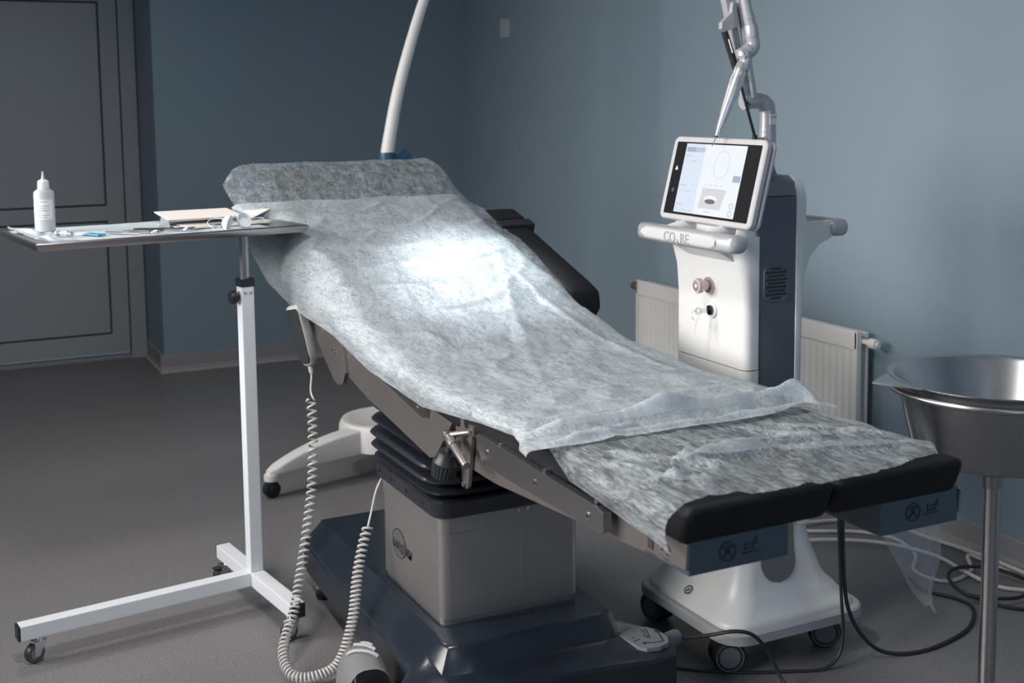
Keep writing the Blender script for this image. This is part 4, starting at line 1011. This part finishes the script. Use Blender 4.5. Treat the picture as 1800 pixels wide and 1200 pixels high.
# screen
sc = empty('screen_tmp'); bpy.data.objects.remove(sc)
PC = Vector((1.777, 2.475, 1.192)); up = Vector((.052, 0, .207)).normalized(); rt = Vector((0, -1, 0))
MS = basis(PC, rt, up)   # local z points towards the couch
def plate(x0, x1, y0, y1, z0, z1, r, g=.0, k=6, M=None):
    bm = B(); M = M or MS
    loft(bm, [[tuple(M @ Vector((x, y, z))) for x, y in rring(x0+a, x1-a, y0+a, y1-a, max(.001, r-a), k)] for z, a in ((z0, g), (z0+g, 0), (z1-g, 0), (z1, g))]); return bm
SW, SH = .190, .107
bz = part('screen_bezel', plate(-SW, SW, -SH, SH, -.012, .004, .018, .003), mat('bezel_silver', (.42, .42, .43), .5), smooth=True)
part('screen_back', plate(-SW, SW, -SH, SH, -.030, -.0135, .018, .006), M_MACHD, smooth=True)
part('screen_glass', plate(-SW+.018, SW-.016, -SH+.014, SH-.014, .003, .0052, .003, .0005), mat('black_glass', (.012, .012, .014), .25, coat=.3), bz)
M_SCR = emis('display_white', (.80, .86, .93), .52); M_SCRB = emis('display_blue_tint', (.68, .77, .90), .50)
M_SCG = emis('display_grey', (.62, .62, .64), .55); M_SCD = emis('display_dark', (.16, .17, .18), .35); M_SCB = emis('display_button', (.36, .44, .58), .5); M_SCL = emis('display_line', (.50, .54, .60), .5)
dp = part('display', plate(-.128, .121, -.087, .089, .0050, .0058, .001, .0002), M_SCR, bz)
def ui(name, x0, x1, y0, y1, mt, z=.0061):
    bm = B(); add_box(bm, x0, x1, y0, y1, .0055, z, M=MS); return part(name, bm, mt, dp)
ui('settings_column', -.127, -.045, -.0865, .0885, M_SCRB, .0060)
ui('tab', -.122, -.084, .068, .080, M_SCB, .0064); ui('tab', -.083, -.046, .068, .080, M_SCL, .0063)
bm = B()
for y in (.058, -.018, -.066):
    add_box(bm, -.122, -.094, y-.001, y+.001, .0055, .0064, M=MS)
    for k in range(3): add_box(bm, -.122+k*.009, -.115+k*.009, y-.011, y-.0105, .0055, .0064, M=MS); add_box(bm, -.122+k*.009, -.115+k*.009, y-.017, y-.0165, .0055, .0064, M=MS)
    add_box(bm, -.094, -.072, y-.0145, y-.0125, .0055, .0064, M=MS); add_box(bm, -.060, -.052, y-.014, y-.0125, .0055, .0064, M=MS)
for x in (-.018, .004, .024, .045): add_box(bm, x, x+.008, -.012, -.0105, .0055, .0064, M=MS)
add_box(bm, .0, .026, -.0785, -.0770, .0055, .0064, M=MS)
part('interface_lines', bm, M_SCL, dp)
bm = B(); add_tube(bm, [MS @ Vector((.035+.030*math.cos(q), .040+.034*math.sin(q), .0062)) for q in [2*math.pi*k/48 for k in range(49)]], .0004, 5, cap=False)
add_box(bm, .032, .038, .0395, .0405, .0055, .0064, M=MS); part('scan_circle', bm, M_SCL, dp)
bm = B(); prism(bm, [(-.022, -.020), (.074, -.020), (.062, -.070), (-.028, -.070)], 'z', .0055, .0062, M=MS); pi = part('tissue_picture', bm, M_SCG, dp)
bm = B(); prism(bm, [(.018+.026*math.cos(q), -.046+(.012 if math.sin(q) < 0 else .009)*math.sin(q)) for q in [2*math.pi*k/32 for k in range(32)]], 'z', .0060, .0066, M=MS); part('crater_rim', bm, M_SCR, pi)
bm = B(); prism(bm, [(.018+.021*math.cos(q), -.052+.006*math.sin(q)) for q in [2*math.pi*k/32 for k in range(32)]], 'z', .0060, .0070, M=MS); part('crater', bm, M_SCD, pi)
ui('ready_button', .090, .118, .0, .016, M_SCB, .0064)
bm = B()
for q in ((.105, -.058), (.105, -.076)): add_tube(bm, [MS @ Vector((q[0]+.007*math.cos(a), q[1]+.007*math.sin(a), .0062)) for a in [2*math.pi*k/24 for k in range(25)]], .0007, 5, cap=False)
part('round_button', bm, M_SCB, dp)
bm = B(); prism(bm, [(-.158, .020), (-.146, .020), (-.152, .031)], 'z', .005, .006, M=MS); part('warning_triangle', bm, M_LEDW, bz)
bm = B(); lathe(bm, [(.0035, 0), (.0045, 0), (.0045, .0006), (.0035, .0006), (.0035, 0)], MS @ Matrix.Translation((-.150, -.032, .005)), 20); part('home_mark', bm, M_INKG, bz)
bm = B(); add_cyl(bm, (1.80, 2.50, 1.20), (1.86, 2.50, 1.17), .03, .05); part('screen_arm', bm, M_MIDGREY, smooth=True)
bm = B(); lathe(bm, [(0, -.028), (.018, -.022), (.026, 0), (.018, .022), (0, .028)], Matrix.Translation((1.885, 2.40, 1.205)), 24); part('swivel_knob', bm, M_MIDGREY, smooth=True)
# knob, key switch and warning mark on the front
xf = 1.797
bm = B(); add_cyl(bm, (xf+.002, 2.505, .930), (xf-.010, 2.505, .930), .022, .020, n=30, bev=.002); add_cyl(bm, (xf-.010, 2.505, .930), (xf-.034, 2.505, .930), .013, n=24); add_cyl(bm, (xf-.030, 2.505, .930), (xf-.044, 2.505, .930), .019, .0185, n=30, bev=.003)
kb = part('emergency_knob', bm, M_BRASS, smooth=True)
bm = B(); lathe(bm, [(.015, 0), (.0165, 0), (.0165, .0008), (.015, .0008), (.015, 0)], basis((xf-.0441, 2.505, .930), (0, -1, 0), (0, 0, 1)), 24); lathe(bm, [(0, 0), (.004, 0), (.004, .001), (0, .001)], basis((xf-.0441, 2.505, .930), (0, -1, 0), (0, 0, 1)), 16)
part('knob_mark', bm, M_LEDW, kb)
MM = basis((xf-.0005, 2.505, .985), (0, -1, 0), (0, 0, 1)); o8 = [(.015*math.cos(math.radians(22.5+45*k)), .018*math.sin(math.radians(22.5+45*k))) for k in range(8)]
bm = B(); prism(bm, o8, 'z', 0, .0006, M=MM); wl = part('stop_sign', bm, M_BRASS)
bm = B(); prism(bm, [(x*.85, y*.85) for x, y in o8], 'z', .0004, .0010, M=MM); part('sign_field', bm, mat('sign_field', (.55, .53, .5), .5), wl)
bm = text_bm('STOP', .0085, MM @ Matrix.Translation((0, .006, .0012))); lathe(bm, [(0, .0008), (.0035, .0008), (.0035, .0016), (0, .0016)], MM @ Matrix.Translation((-.002, -.004, 0)), 16); part('sign_lettering', bm, M_TEXT, wl)
bm = B(); add_cyl(bm, (xf+.002, 2.495, .868), (xf-.006, 2.495, .868), .021, .019, n=30, bev=.002); ks = part('key_switch', bm, M_MACH, smooth=True)
bm = B(); add_cyl(bm, (xf-.004, 2.495, .868), (xf-.012, 2.495, .868), .0125, n=26, bev=.001); part('lock_barrel', bm, mat('dark_chrome', (.12, .12, .13), .2, 1.), ks, smooth=True)
bm = B(); add_box(bm, xf-.036, xf-.010, 2.4935, 2.4965, .862, .874, .0008); lathe(bm, [(.004, -.001), (.010, -.001), (.010, .001), (.004, .001), (.004, -.001)], basis((xf-.042, 2.495, .868), (1, 0, 0), (0, 0, 1)), 20)
ky = part('key', bm, M_CHROME, ks, smooth=True)
bm = B(); add_tube(bm, [Vector((xf-.052+.011*math.cos(a), 2.495+.003*math.sin(a), .858+.012*math.sin(a))) for a in [2*math.pi*k/24 for k in range(25)]], .0009, 6, cap=False); part('key_ring', bm, M_CHROME, ks, smooth=True)
bm = B(); MM = Matrix.Translation((xf-.052, 2.495, .834)) @ Matrix.Rotation(.25, 4, 'Y') @ Matrix.Rotation(.7, 4, 'Z')
add_box(bm, -.007, .007, -.001, .001, -.004, .014, .0008, M=MM); add_box(bm, -.0028, .0028, -.001, .001, -.028, -.003, .0005, M=MM); part('key', bm, M_CHROME, ks)
bm = B(); MM = basis((1.7355, 2.505, .150), (0, -1, 0), (.75, 0, .66)); lathe(bm, [(.010, 0), (.0125, 0), (.0125, .0008), (.010, .0008), (.010, 0)], MM @ Matrix.Translation((0, 0, .002)), 26)
add_box(bm, -.001, .001, -.006, .005, .002, .003, M=MM); add_box(bm, -.005, .005, -.001, .0005, .002, .003, M=MM @ Matrix.Rotation(.7, 4, 'Z'))
part('foot_pictogram', bm, M_TEXT, bsh)
# articulated arm
Yp = 2.50
bm = B(); add_cyl(bm, (1.965, Yp, 1.19), (1.965, Yp, 1.283), .0185, n=28); add_cyl(bm, (1.965, Yp, 1.278), (1.965, Yp, 1.305), .0215, n=28, bev=.001); add_cyl(bm, (1.965, Yp, 1.305), (1.965, Yp, 1.312), .0195, n=28)
add_cyl(bm, (1.965, Yp, 1.30), (1.965, Yp, 1.318), .021, n=28, bev=.001); add_cyl(bm, (1.94, Yp-.004, 1.288), (1.915, Yp-.008, 1.288), .006, n=14)
ac = part('arm_column', bm, M_MACHD, smooth=True)
bm = B(); add_tube(bm, catmull([(1.965, Yp, 1.315), (1.965, Yp, 1.345), (1.962, Yp, 1.368), (1.945, Yp, 1.383), (1.925, Yp, 1.385), (1.888, Yp, 1.383)], 6), [.0205]*12+[.0215]*6+[.0195]*13, 24); part('arm_elbow', bm, M_MACHD, smooth=True)
bm = B(); add_box(bm, 1.955, 1.975, Yp-.0226, Yp-.0205, 1.326, 1.352); al = part('elbow_label', bm, M_PAPER, ac)
bm = text_bm('CE 0344', .006, basis((1.965, Yp-.0228, 1.344), (1, 0, 0), (0, 0, 1))); part('label_print', bm, M_INKG, al)
def bar(p0, p1, w_, h_, name, mt, par=None):
    """flat bar between two points in the y = const plane"""
    p0 = Vector(p0); p1 = Vector(p1); d = (p1-p0).normalized(); M_ = Matrix((d, Vector((0, 1, 0)), d.cross(Vector((0, 1, 0))))).transposed().to_4x4(); M_.translation = p0
    bm = B(); add_box(bm, 0, (p1-p0).length, -h_/2, h_/2, -w_/2, w_/2, min(w_, h_)*.25, M=M_); return part(name, bm, mt, par, smooth=True)
bar((1.902, Yp, 1.372), (1.800, Yp, 1.76), .020, .022, 'lower_arm_tube', M_MACHD)
bar((1.908, Yp-.018, 1.392), (1.832, Yp-.018, 1.76), .0115, .014, 'parallel_link', M_MACHD)
bm = B(); prism(bm, [(1.845, 1.62), (1.858, 1.565), (1.842, 1.563), (1.815, 1.553), (1.802, 1.560), (1.803, 1.575), (1.832, 1.60), (1.836, 1.625)], 'y', Yp-.026, Yp-.012, .002); part('link_bracket', bm, M_MACHD, smooth=True)
bm = B(); add_cyl(bm, (1.815, Yp-.020, 1.553), (1.862, Yp-.020, 1.435), .0085, n=16); g1 = part('gas_strut', bm, M_BLACKP, smooth=True)
bm = B(); add_cyl(bm, (1.862, Yp-.020, 1.435), (1.916, Yp-.012, 1.296), .0038, n=12); add_cyl(bm, (1.916, Yp-.012, 1.300), (1.917, Yp-.010, 1.280), .0065, n=14); part('strut_rod', bm, M_BLACKP, g1, smooth=True)
bm = B(); add_box(bm, -.002, .002, -.001, .001, 0, .035, M=align((1.8205, Yp-.029, 1.535), (1.832, Yp-.029, 1.505))); part('strut_label', bm, M_PAPER, g1)
bm = B()
for q in ((1.888, 1.381), (1.893, 1.376)): add_cyl(bm, (q[0], Yp-.0195, q[1]), (q[0], Yp-.0215, q[1]), .002, n=10)
part('arm_screw', bm, M_BLACKP, smooth=True)
def h_(x, z, y=2.44): return (x, y, z)
# second descending arm, knuckles and handpiece (in a plane a little nearer)
k_ = 2.44/2.5
def q2(x, z): return (x*k_, 2.44, 1.4+(z-1.4)*k_)
bm = B(); add_tube(bm, [q2(1.873, 1.72), q2(1.893, 1.625), q2(1.912, 1.560)], [.0125, .0125, .0145], 20); add_cyl(bm, q2(1.9035, 1.592), q2(1.9045, 1.589), .0150, n=24)
add_cyl(bm, q2(1.909, 1.572), q2(1.9135, 1.543), .0165, .0175, n=24, bev=.001); part('upper_arm_tube', bm, M_MACHD, smooth=True)
bm = B(); add_tube(bm, catmull([q2(1.913, 1.545), q2(1.917, 1.527), q2(1.910, 1.512), q2(1.893, 1.505), q2(1.878, 1.498)], 5), [.0165]*6+[.0185]*9+[.0165]*6, 20); part('upper_knuckle', bm, M_MACHD, smooth=True)
bm = B(); add_cyl(bm, q2(1.890, 1.508), q2(1.890, 1.494), .0185, n=24, bev=.002); add_tube(bm, catmull([q2(1.893, 1.497), q2(1.895, 1.485), q2(1.890, 1.473), q2(1.883, 1.462)], 5), .0160, 20); part('lower_knuckle', bm, M_MACHD, smooth=True)
bm = B(); a = Vector(q2(1.886, 1.478)); b = Vector(q2(1.808, 1.300)); prof = [(0, 0), (.0125, 0), (.0145, .004), (.0145, .012), (.0155, .014), (.0160, .028), (.0150, .032), (.0168, .042), (.0165, .07), (.0130, .12), (.0085, .165), (.0052, .188), (.0050, .192), (0, .192)]
L = (b-a).length; prof = [(r_, z_*L/.192) for r_, z_ in prof]; lathe(bm, prof, align(a, b), 28); hp = part('handpiece', bm, mat('satin_silver', (.62, .62, .63), .3, .75), smooth=True)
d = (b-a).normalized(); bm = B(); add_cyl(bm, b-d*.001, b+d*.003, .0046, n=16); part('handpiece_collar', bm, M_BLACKP, hp, smooth=True)
bm = B(); add_tube(bm, [b+d*.001, b+d*.012, b+d*.016+Vector((-.002, 0, -.004)), b+d*.024+Vector((-.003, 0, -.002))], .0011, 8); part('pointer_tip', bm, M_CHROME, hp, smooth=True)
# continuation of the arm above the picture: knuckle joining both tubes
bm = B(); add_tube(bm, catmull([(1.800, Yp, 1.755), (1.790, Yp-.01, 1.80), (1.800, Yp-.03, 1.835), (1.823, Yp-.055, 1.80), q2(1.873, 1.715)], 6), .018, 18); part('top_knuckle', bm, M_MACHD, smooth=True)

# ------------------------------------------------------------------ mobile surgical lamp
lm = empty('surgical_lamp', (1.62, 4.30, 0), label='white floor-standing surgical lamp on curved castor legs behind the couch', cat='lamp')
def part(name, bm, mt, p=None, **k): return obj(name, bm, mt, p or lm, **k)
bm = B(); zloft(bm, [(.10, 1.43, 1.79, 4.15, 4.51, .17), (.175, 1.43, 1.79, 4.15, 4.51, .17), (.196, 1.44, 1.78, 4.16, 4.50, .165), (.198, 1.46, 1.76, 4.18, 4.48, .145), (.188, 1.48, 1.74, 4.20, 4.46, .12)]); hub = part('base_hub', bm, M_LAMPW, smooth=True)
bm = B(); add_box(bm, 1.50, 1.64, 4.135, 4.16, .130, .165, .006); part('blue_pedal', bm, M_BLUE, hub)
for (ex, ey) in ((1.115, 4.18), (1.50, 3.86), (2.05, 4.12), (1.80, 4.74)):
    c0 = Vector((1.62, 4.30, 0)); e = Vector((ex, ey, 0)); d = (e-c0).normalized(); n_ = Vector((-d.y, d.x, 0)); L = (e-c0).length; rings = []
    for k in range(17):
        q = k/16; s = .09 + (L-.09+.012)*q
        zt = .188 - .012*q - .075*q**2.6; zb = .092 - .012*q*q; zb = min(zb, zt-.028); hw = .045 - .018*q
        if k == 16: hw *= .6
        p = c0 + d*s; rings.append([tuple(p+n_*x+Vector((0, 0, z_))) for x, z_ in rring(-hw, hw, zb, zt, .010, 3)])
    bm = B(); loft(bm, rings); lg = part('leg', bm, M_LAMPW, smooth=True)
    bm = B(); add_cyl(bm, e+Vector((0, 0, .062)), e+Vector((0, 0, .085)), .026, n=24, bev=.003); part('leg_end', bm, M_LAMPW, lg, smooth=True)
    bm = B(); add_cyl(bm, e+n_*.014+Vector((0, 0, .030)), e-n_*.014+Vector((0, 0, .030)), .030, n=28, bev=.004); add_cyl(bm, e+Vector((0, 0, .03)), e+Vector((0, 0, .064)), .020, n=20); part('castor', bm, M_BLACKP, lg, smooth=True)
bm = B(); add_cyl(bm, (1.62, 4.30, .195), (1.62, 4.30, 1.165), .026, n=28); part('post', bm, M_LAMPW, smooth=True)
bm = B(); add_cyl(bm, (1.62, 4.30, 1.165), (1.62, 4.30, 1.203), .030, n=28, bev=.003); add_box(bm, 1.63, 1.715, 4.285, 4.31, 1.172, 1.196, .004); prism(bm, [(1.675, 1.194), (1.69, 1.211), (1.703, 1.209), (1.712, 1.194)], 'y', 4.287, 4.308, .002)
part('blue_clamp', bm, M_BLUE, smooth=True)
armp = catmull([(1.621, 4.30, 1.187), (1.636, 4.30, 1.27), (1.669, 4.30, 1.42), (1.720, 4.30, 1.59), (1.781, 4.30, 1.764), (1.84, 4.27, 1.93), (1.87, 4.15, 2.13), (1.82, 3.9, 2.26), (1.72, 3.70, 2.24), (1.64, 3.58, 2.13)], 8)
bm = B(); add_tube(bm, armp, [.0255 - .008*min(1, k/40) for k in range(len(armp))], 24); part('curved_arm', bm, M_LAMPW, smooth=True)
hd = (AIM-LAMP).normalized(); MM = align(LAMP-hd*.08, AIM)
bm = B(); lathe(bm, [(0, -.02), (.06, -.015), (.13, .02), (.15, .06), (.152, .075), (.145, .076), (.135, .060), (0, .058)], MM, 48); lh = part('lamp_head', bm, M_LAMPW, smooth=True)
bm = B(); lathe(bm, [(0, .0625), (.125, .0625), (.125, .066), (0, .066)], MM, 40); part('lamp_lens', bm, emis('lamp_lens', (.93, .97, 1), 2.5), lh)
spo.location = MM @ Vector((0, 0, .085)); swo.location = spo.location

# ------------------------------------------------------------------ basin on stand
BC = Vector((1.925, 1.722)); RZ = .838; SR = .205
bs_ = empty('basin_stand', (BC.x, BC.y, 0), label='tubular steel floor stand with ring holder beside the couch foot', cat='stand')
def part(name, bm, mt, p=None, **k): return obj(name, bm, mt, p or bs_, **k)
bm = B(); add_cyl(bm, (BC.x, BC.y, .05), (BC.x, BC.y, RZ-.177), .0165, n=28); part('post', bm, M_STEEL, smooth=True)
bm = B(); add_cyl(bm, (BC.x, BC.y, RZ-.225), (BC.x, BC.y, RZ-.178), .0195, n=28, bev=.002); part('post_sleeve', bm, M_BRUSH, smooth=True)
bm = B(); add_tube(bm, [(BC.x+(SR-.002)*math.cos(2*math.pi*k/60), BC.y+(SR-.002)*math.sin(2*math.pi*k/60), RZ-.020) for k in range(61)], .0065, 12, cap=False); part('holder_ring', bm, M_STEEL, smooth=True)
for a in (168, 288, 48):
    c, s = math.cos(math.radians(a)), math.sin(math.radians(a)); bm = B()
    add_tube(bm, catmull([(BC.x+c*SR, BC.y+s*SR, RZ-.022), (BC.x+c*(SR-.012), BC.y+s*(SR-.012), RZ-.07), (BC.x+c*(SR-.035), BC.y+s*(SR-.035), RZ-.142), (BC.x+c*(SR-.068), BC.y+s*(SR-.068), RZ-.1755), (BC.x+c*.015, BC.y+s*.015, RZ-.1775)], 6), .0055, 10)
    part('holder_arm', bm, M_STEEL, smooth=True)
for a in (20, 92, 164, 236, 308):
    c, s = math.cos(math.radians(a)), math.sin(math.radians(a)); bm = B()
    add_tube(bm, [(BC.x, BC.y, .075), (BC.x+c*.1, BC.y+s*.1, .068), (BC.x+c*.22, BC.y+s*.22, .060)], .010, 10); lg = part('foot', bm, M_STEEL, smooth=True)
    bm = B(); e = Vector((BC.x+c*.22, BC.y+s*.22, 0)); add_cyl(bm, e+Vector((-s*.009, c*.009, .024)), e+Vector((s*.009, -c*.009, .024)), .024, n=20, bev=.003); add_cyl(bm, e+Vector((0, 0, .03)), e+Vector((0, 0, .06)), .008); part('castor', bm, M_BLACKP, lg, smooth=True)
MM = Matrix.Translation((BC.x, BC.y, RZ))
bn = empty('steel_basin', (BC.x, BC.y, RZ-.168), label='large round stainless steel basin with a pointed lip, held in the stand ring', cat='basin')
bm = B(); lathe(bm, [(0, -.168), (.118, -.168), (.134, -.165), (.144, -.155), (.190, -.008), (.194, -.002), (.206, .001), (.2075, .003), (.206, .004), (.194, .0012), (.188, -.006), (.142, -.152), (.133, -.162), (.118, -.1655), (0, -.166)], MM, 96)
obj('bowl', bm, M_BASIN, bn, smooth=True)
bm = B(); t = bmesh.new(); ins = []; ot = []
for k in range(13):
    a = math.radians(143 + 40*k/12); q = 1-abs(k-6)/6; rr = .2065 + .055*max(0, q)**1.3
    ins.append((BC.x+.200*math.cos(a), BC.y+.200*math.sin(a))); ot.append((BC.x+rr*math.cos(a), BC.y+rr*math.sin(a)))
t.free(); prism(bm, ot + ins[::-1], 'z', RZ-.0005, RZ+.0030); obj('pouring_lip', bm, M_BASIN, bn)

# ------------------------------------------------------------------ foot switch at the lower edge
fw = empty('foot_switch', (.885, 2.585, 0), label='pale grey hooded foot switch on the floor beside the couch base', cat='foot switch')
def part(name, bm, mt, p=None, **k): return obj(name, bm, mt, p or fw, **k)
bm = B(); t = bmesh.new(); G = []
FC = Vector((.885, 2.585, 0)); fa = math.radians(-100)
fu = Vector((math.cos(fa), math.sin(fa), 0)); fv = Vector((-fu.y, fu.x, 0))
for j in range(19):          # hood: arch sections along the switch, closed at the far end
    q = j/18; s = .100 - .225*q; w_ = .058*math.sqrt(max(0.0, 1-(1-min(1, q*2.1))**2.2)) + .002; h0 = .055 + .088*math.sqrt(max(0, 1-(1-min(1, q*1.6))**2)) ; h0 *= (1 if q > 0 else .6)
    row = []
    for i in range(25):
        a = math.pi*i/24; x = w_*math.copysign(abs(math.cos(a))**.75, math.cos(a)); z_ = .010 + h0*math.sin(a)**.7 if 0 < i < 24 else .010
        row.append(t.verts.new(FC - fu*s*(-1)*(-1) + fv*x + Vector((0, 0, z_))))
    G.append(row)
for j in range(18):
    for i in range(24): t.faces.new((G[j][i], G[j][i+1], G[j+1][i+1], G[j+1][i]))
bmesh.ops.solidify(t, geom=list(t.faces), thickness=.005); merge(bm, t)
hdp = part('hood', bm, M_GREYP, smooth=True, angle=60)
bm = B(); rings = [[tuple(FC + fu*x + fv*y + Vector((0, 0, z_))) for x, y in rring(-.10, .13, -.060, .060, .05)] for z_ in (0, .012)]; loft(bm, rings); part('sole_plate', bm, M_GREYP)
bm = B(); M_ = Matrix((fu, fv, Vector((0, 0, 1)))).transposed().to_4x4(); M_.translation = FC; add_box(bm, -.02, .11, -.035, .035, .020, .038, .008, M=M_ @ Matrix.Rotation(.08, 4, 'Y')); part('pedal', bm, M_BLACKP)
def hood_z(sv, y):
    q = min(1, max(.02, (.1+sv)/.225)); w_ = .058*math.sqrt(max(0.0, 1-(1-min(1, q*2.1))**2.2)) + .002; h0 = .055 + .088*math.sqrt(max(0, 1-(1-min(1, q*1.6))**2))
    c = min(.999, abs(y)/w_)**(1/.75); return .010 + h0*math.sqrt(1-c*c)**.7
for k in range(3):
    bm = B(); pts = []
    for i in range(11):
        y = .030 - (.020+.022*k)*i/10; sv = -.035 + .036*k + .040*(i/10)*(-1) + .02
        pts.append(FC + fu*sv + fv*y + Vector((0, 0, hood_z(sv, y)+.004)))
    add_tube(bm, pts, .0045, 8); part('hood_rib', bm, M_GREYP, hdp, smooth=True)

# ------------------------------------------------------------------ floor cables
def cable(name, pts, r, mt, label, sub=8):
    bm = B(); add_tube(bm, catmull(pts, sub), r, 10); return tag(obj(name, bm, mt, smooth=True), label, 'cable')
rw, rb = .0058, .0050
cable('power_cable', [(2.42, 3.10, .006), (2.56, 3.00, .006), (2.68, 2.93, .006), (2.74, 2.83, .006), (2.70, 2.70, .006), (2.60, 2.60, .006), (2.62, 2.50, .006), (2.74, 2.52, .007), (2.82, 2.60, .014), (2.835, 2.46, .007), (2.82, 2.20, .006)], rw, M_CABW, 'white cable making the lower loop on the floor between couch foot and right wall')
cable('power_cable', [(2.35, 2.98, .006), (2.52, 2.90, .017), (2.66, 2.79, .018), (2.72, 2.64, .018), (2.70, 2.50, .018), (2.72, 2.40, .007), (2.80, 2.30, .007), (2.84, 2.10, .006)], rw, M_CABW, 'white cable crossing under the looped one and running straight along the floor')
cable('power_cable', [(2.50, 3.06, .017), (2.70, 3.04, .006), (2.82, 2.93, .006), (2.84, 2.78, .006), (2.83, 2.62, .022), (2.84, 2.45, .020), (2.845, 2.25, .006)], rw*1.1, M_CABW, 'thick white cable lying closest to the skirting of the right wall')
cable('power_cable', [(2.56, 2.36, .029), (2.60, 2.32, .026), (2.70, 2.30, .020), (2.78, 2.36, .030), (2.765, 2.47, .030), (2.68, 2.515, .030), (2.60, 2.47, .030), (2.58, 2.38, .018), (2.64, 2.28, .006), (2.74, 2.20, .006), (2.84, 2.06, .006)], rb, M_CABB, 'black cable coiled in a ring on the floor behind the basin post')
cable('machine_cable', [(1.985, 2.385, .60), (2.01, 2.32, .585), (2.015, 2.262, .50), (2.010, 2.250, .36), (2.012, 2.245, .24), (2.022, 2.240, .15), (2.06, 2.236, .075), (2.12, 2.225, .020), (2.20, 2.205, .0055), (2.30, 2.205, .0055), (2.44, 2.245, .0055), (2.545, 2.33, .0055), (2.555, 2.40, .0055), (2.52, 2.48, .0055), (2.52, 2.54, .020)], rb, M_CABB, 'black cable sweeping over the floor in a wide curve to the coil by the wall')
cable('cart_cable', [(1.985, 2.375, .57), (2.00, 2.32, .555), (2.003, 2.262, .48), (1.998, 2.250, .36), (2.000, 2.245, .25), (2.003, 2.240, .16), (2.005, 2.235, .09), (1.99, 2.232, .035), (1.95, 2.240, .0045), (1.88, 2.265, .0045), (1.78, 2.31, .0045), (1.70, 2.36, .0045), (1.64, 2.41, .0045), (1.60, 2.44, .0045)], rb*.8, M_CABB, 'thin black cable dropping behind the leg cushions, running left on the floor')
cable('base_cable', [(1.612, 2.375, .105), (1.628, 2.345, .112), (1.652, 2.290, .135), (1.687, 2.250, .152), (1.730, 2.235, .140), (1.772, 2.232, .092), (1.795, 2.210, .030), (1.790, 2.15, .0055), (1.72, 2.05, .0055), (1.62, 1.95, .0055)], rb*.9, M_CABB, 'black cable arching from the grey plug on the couch base')
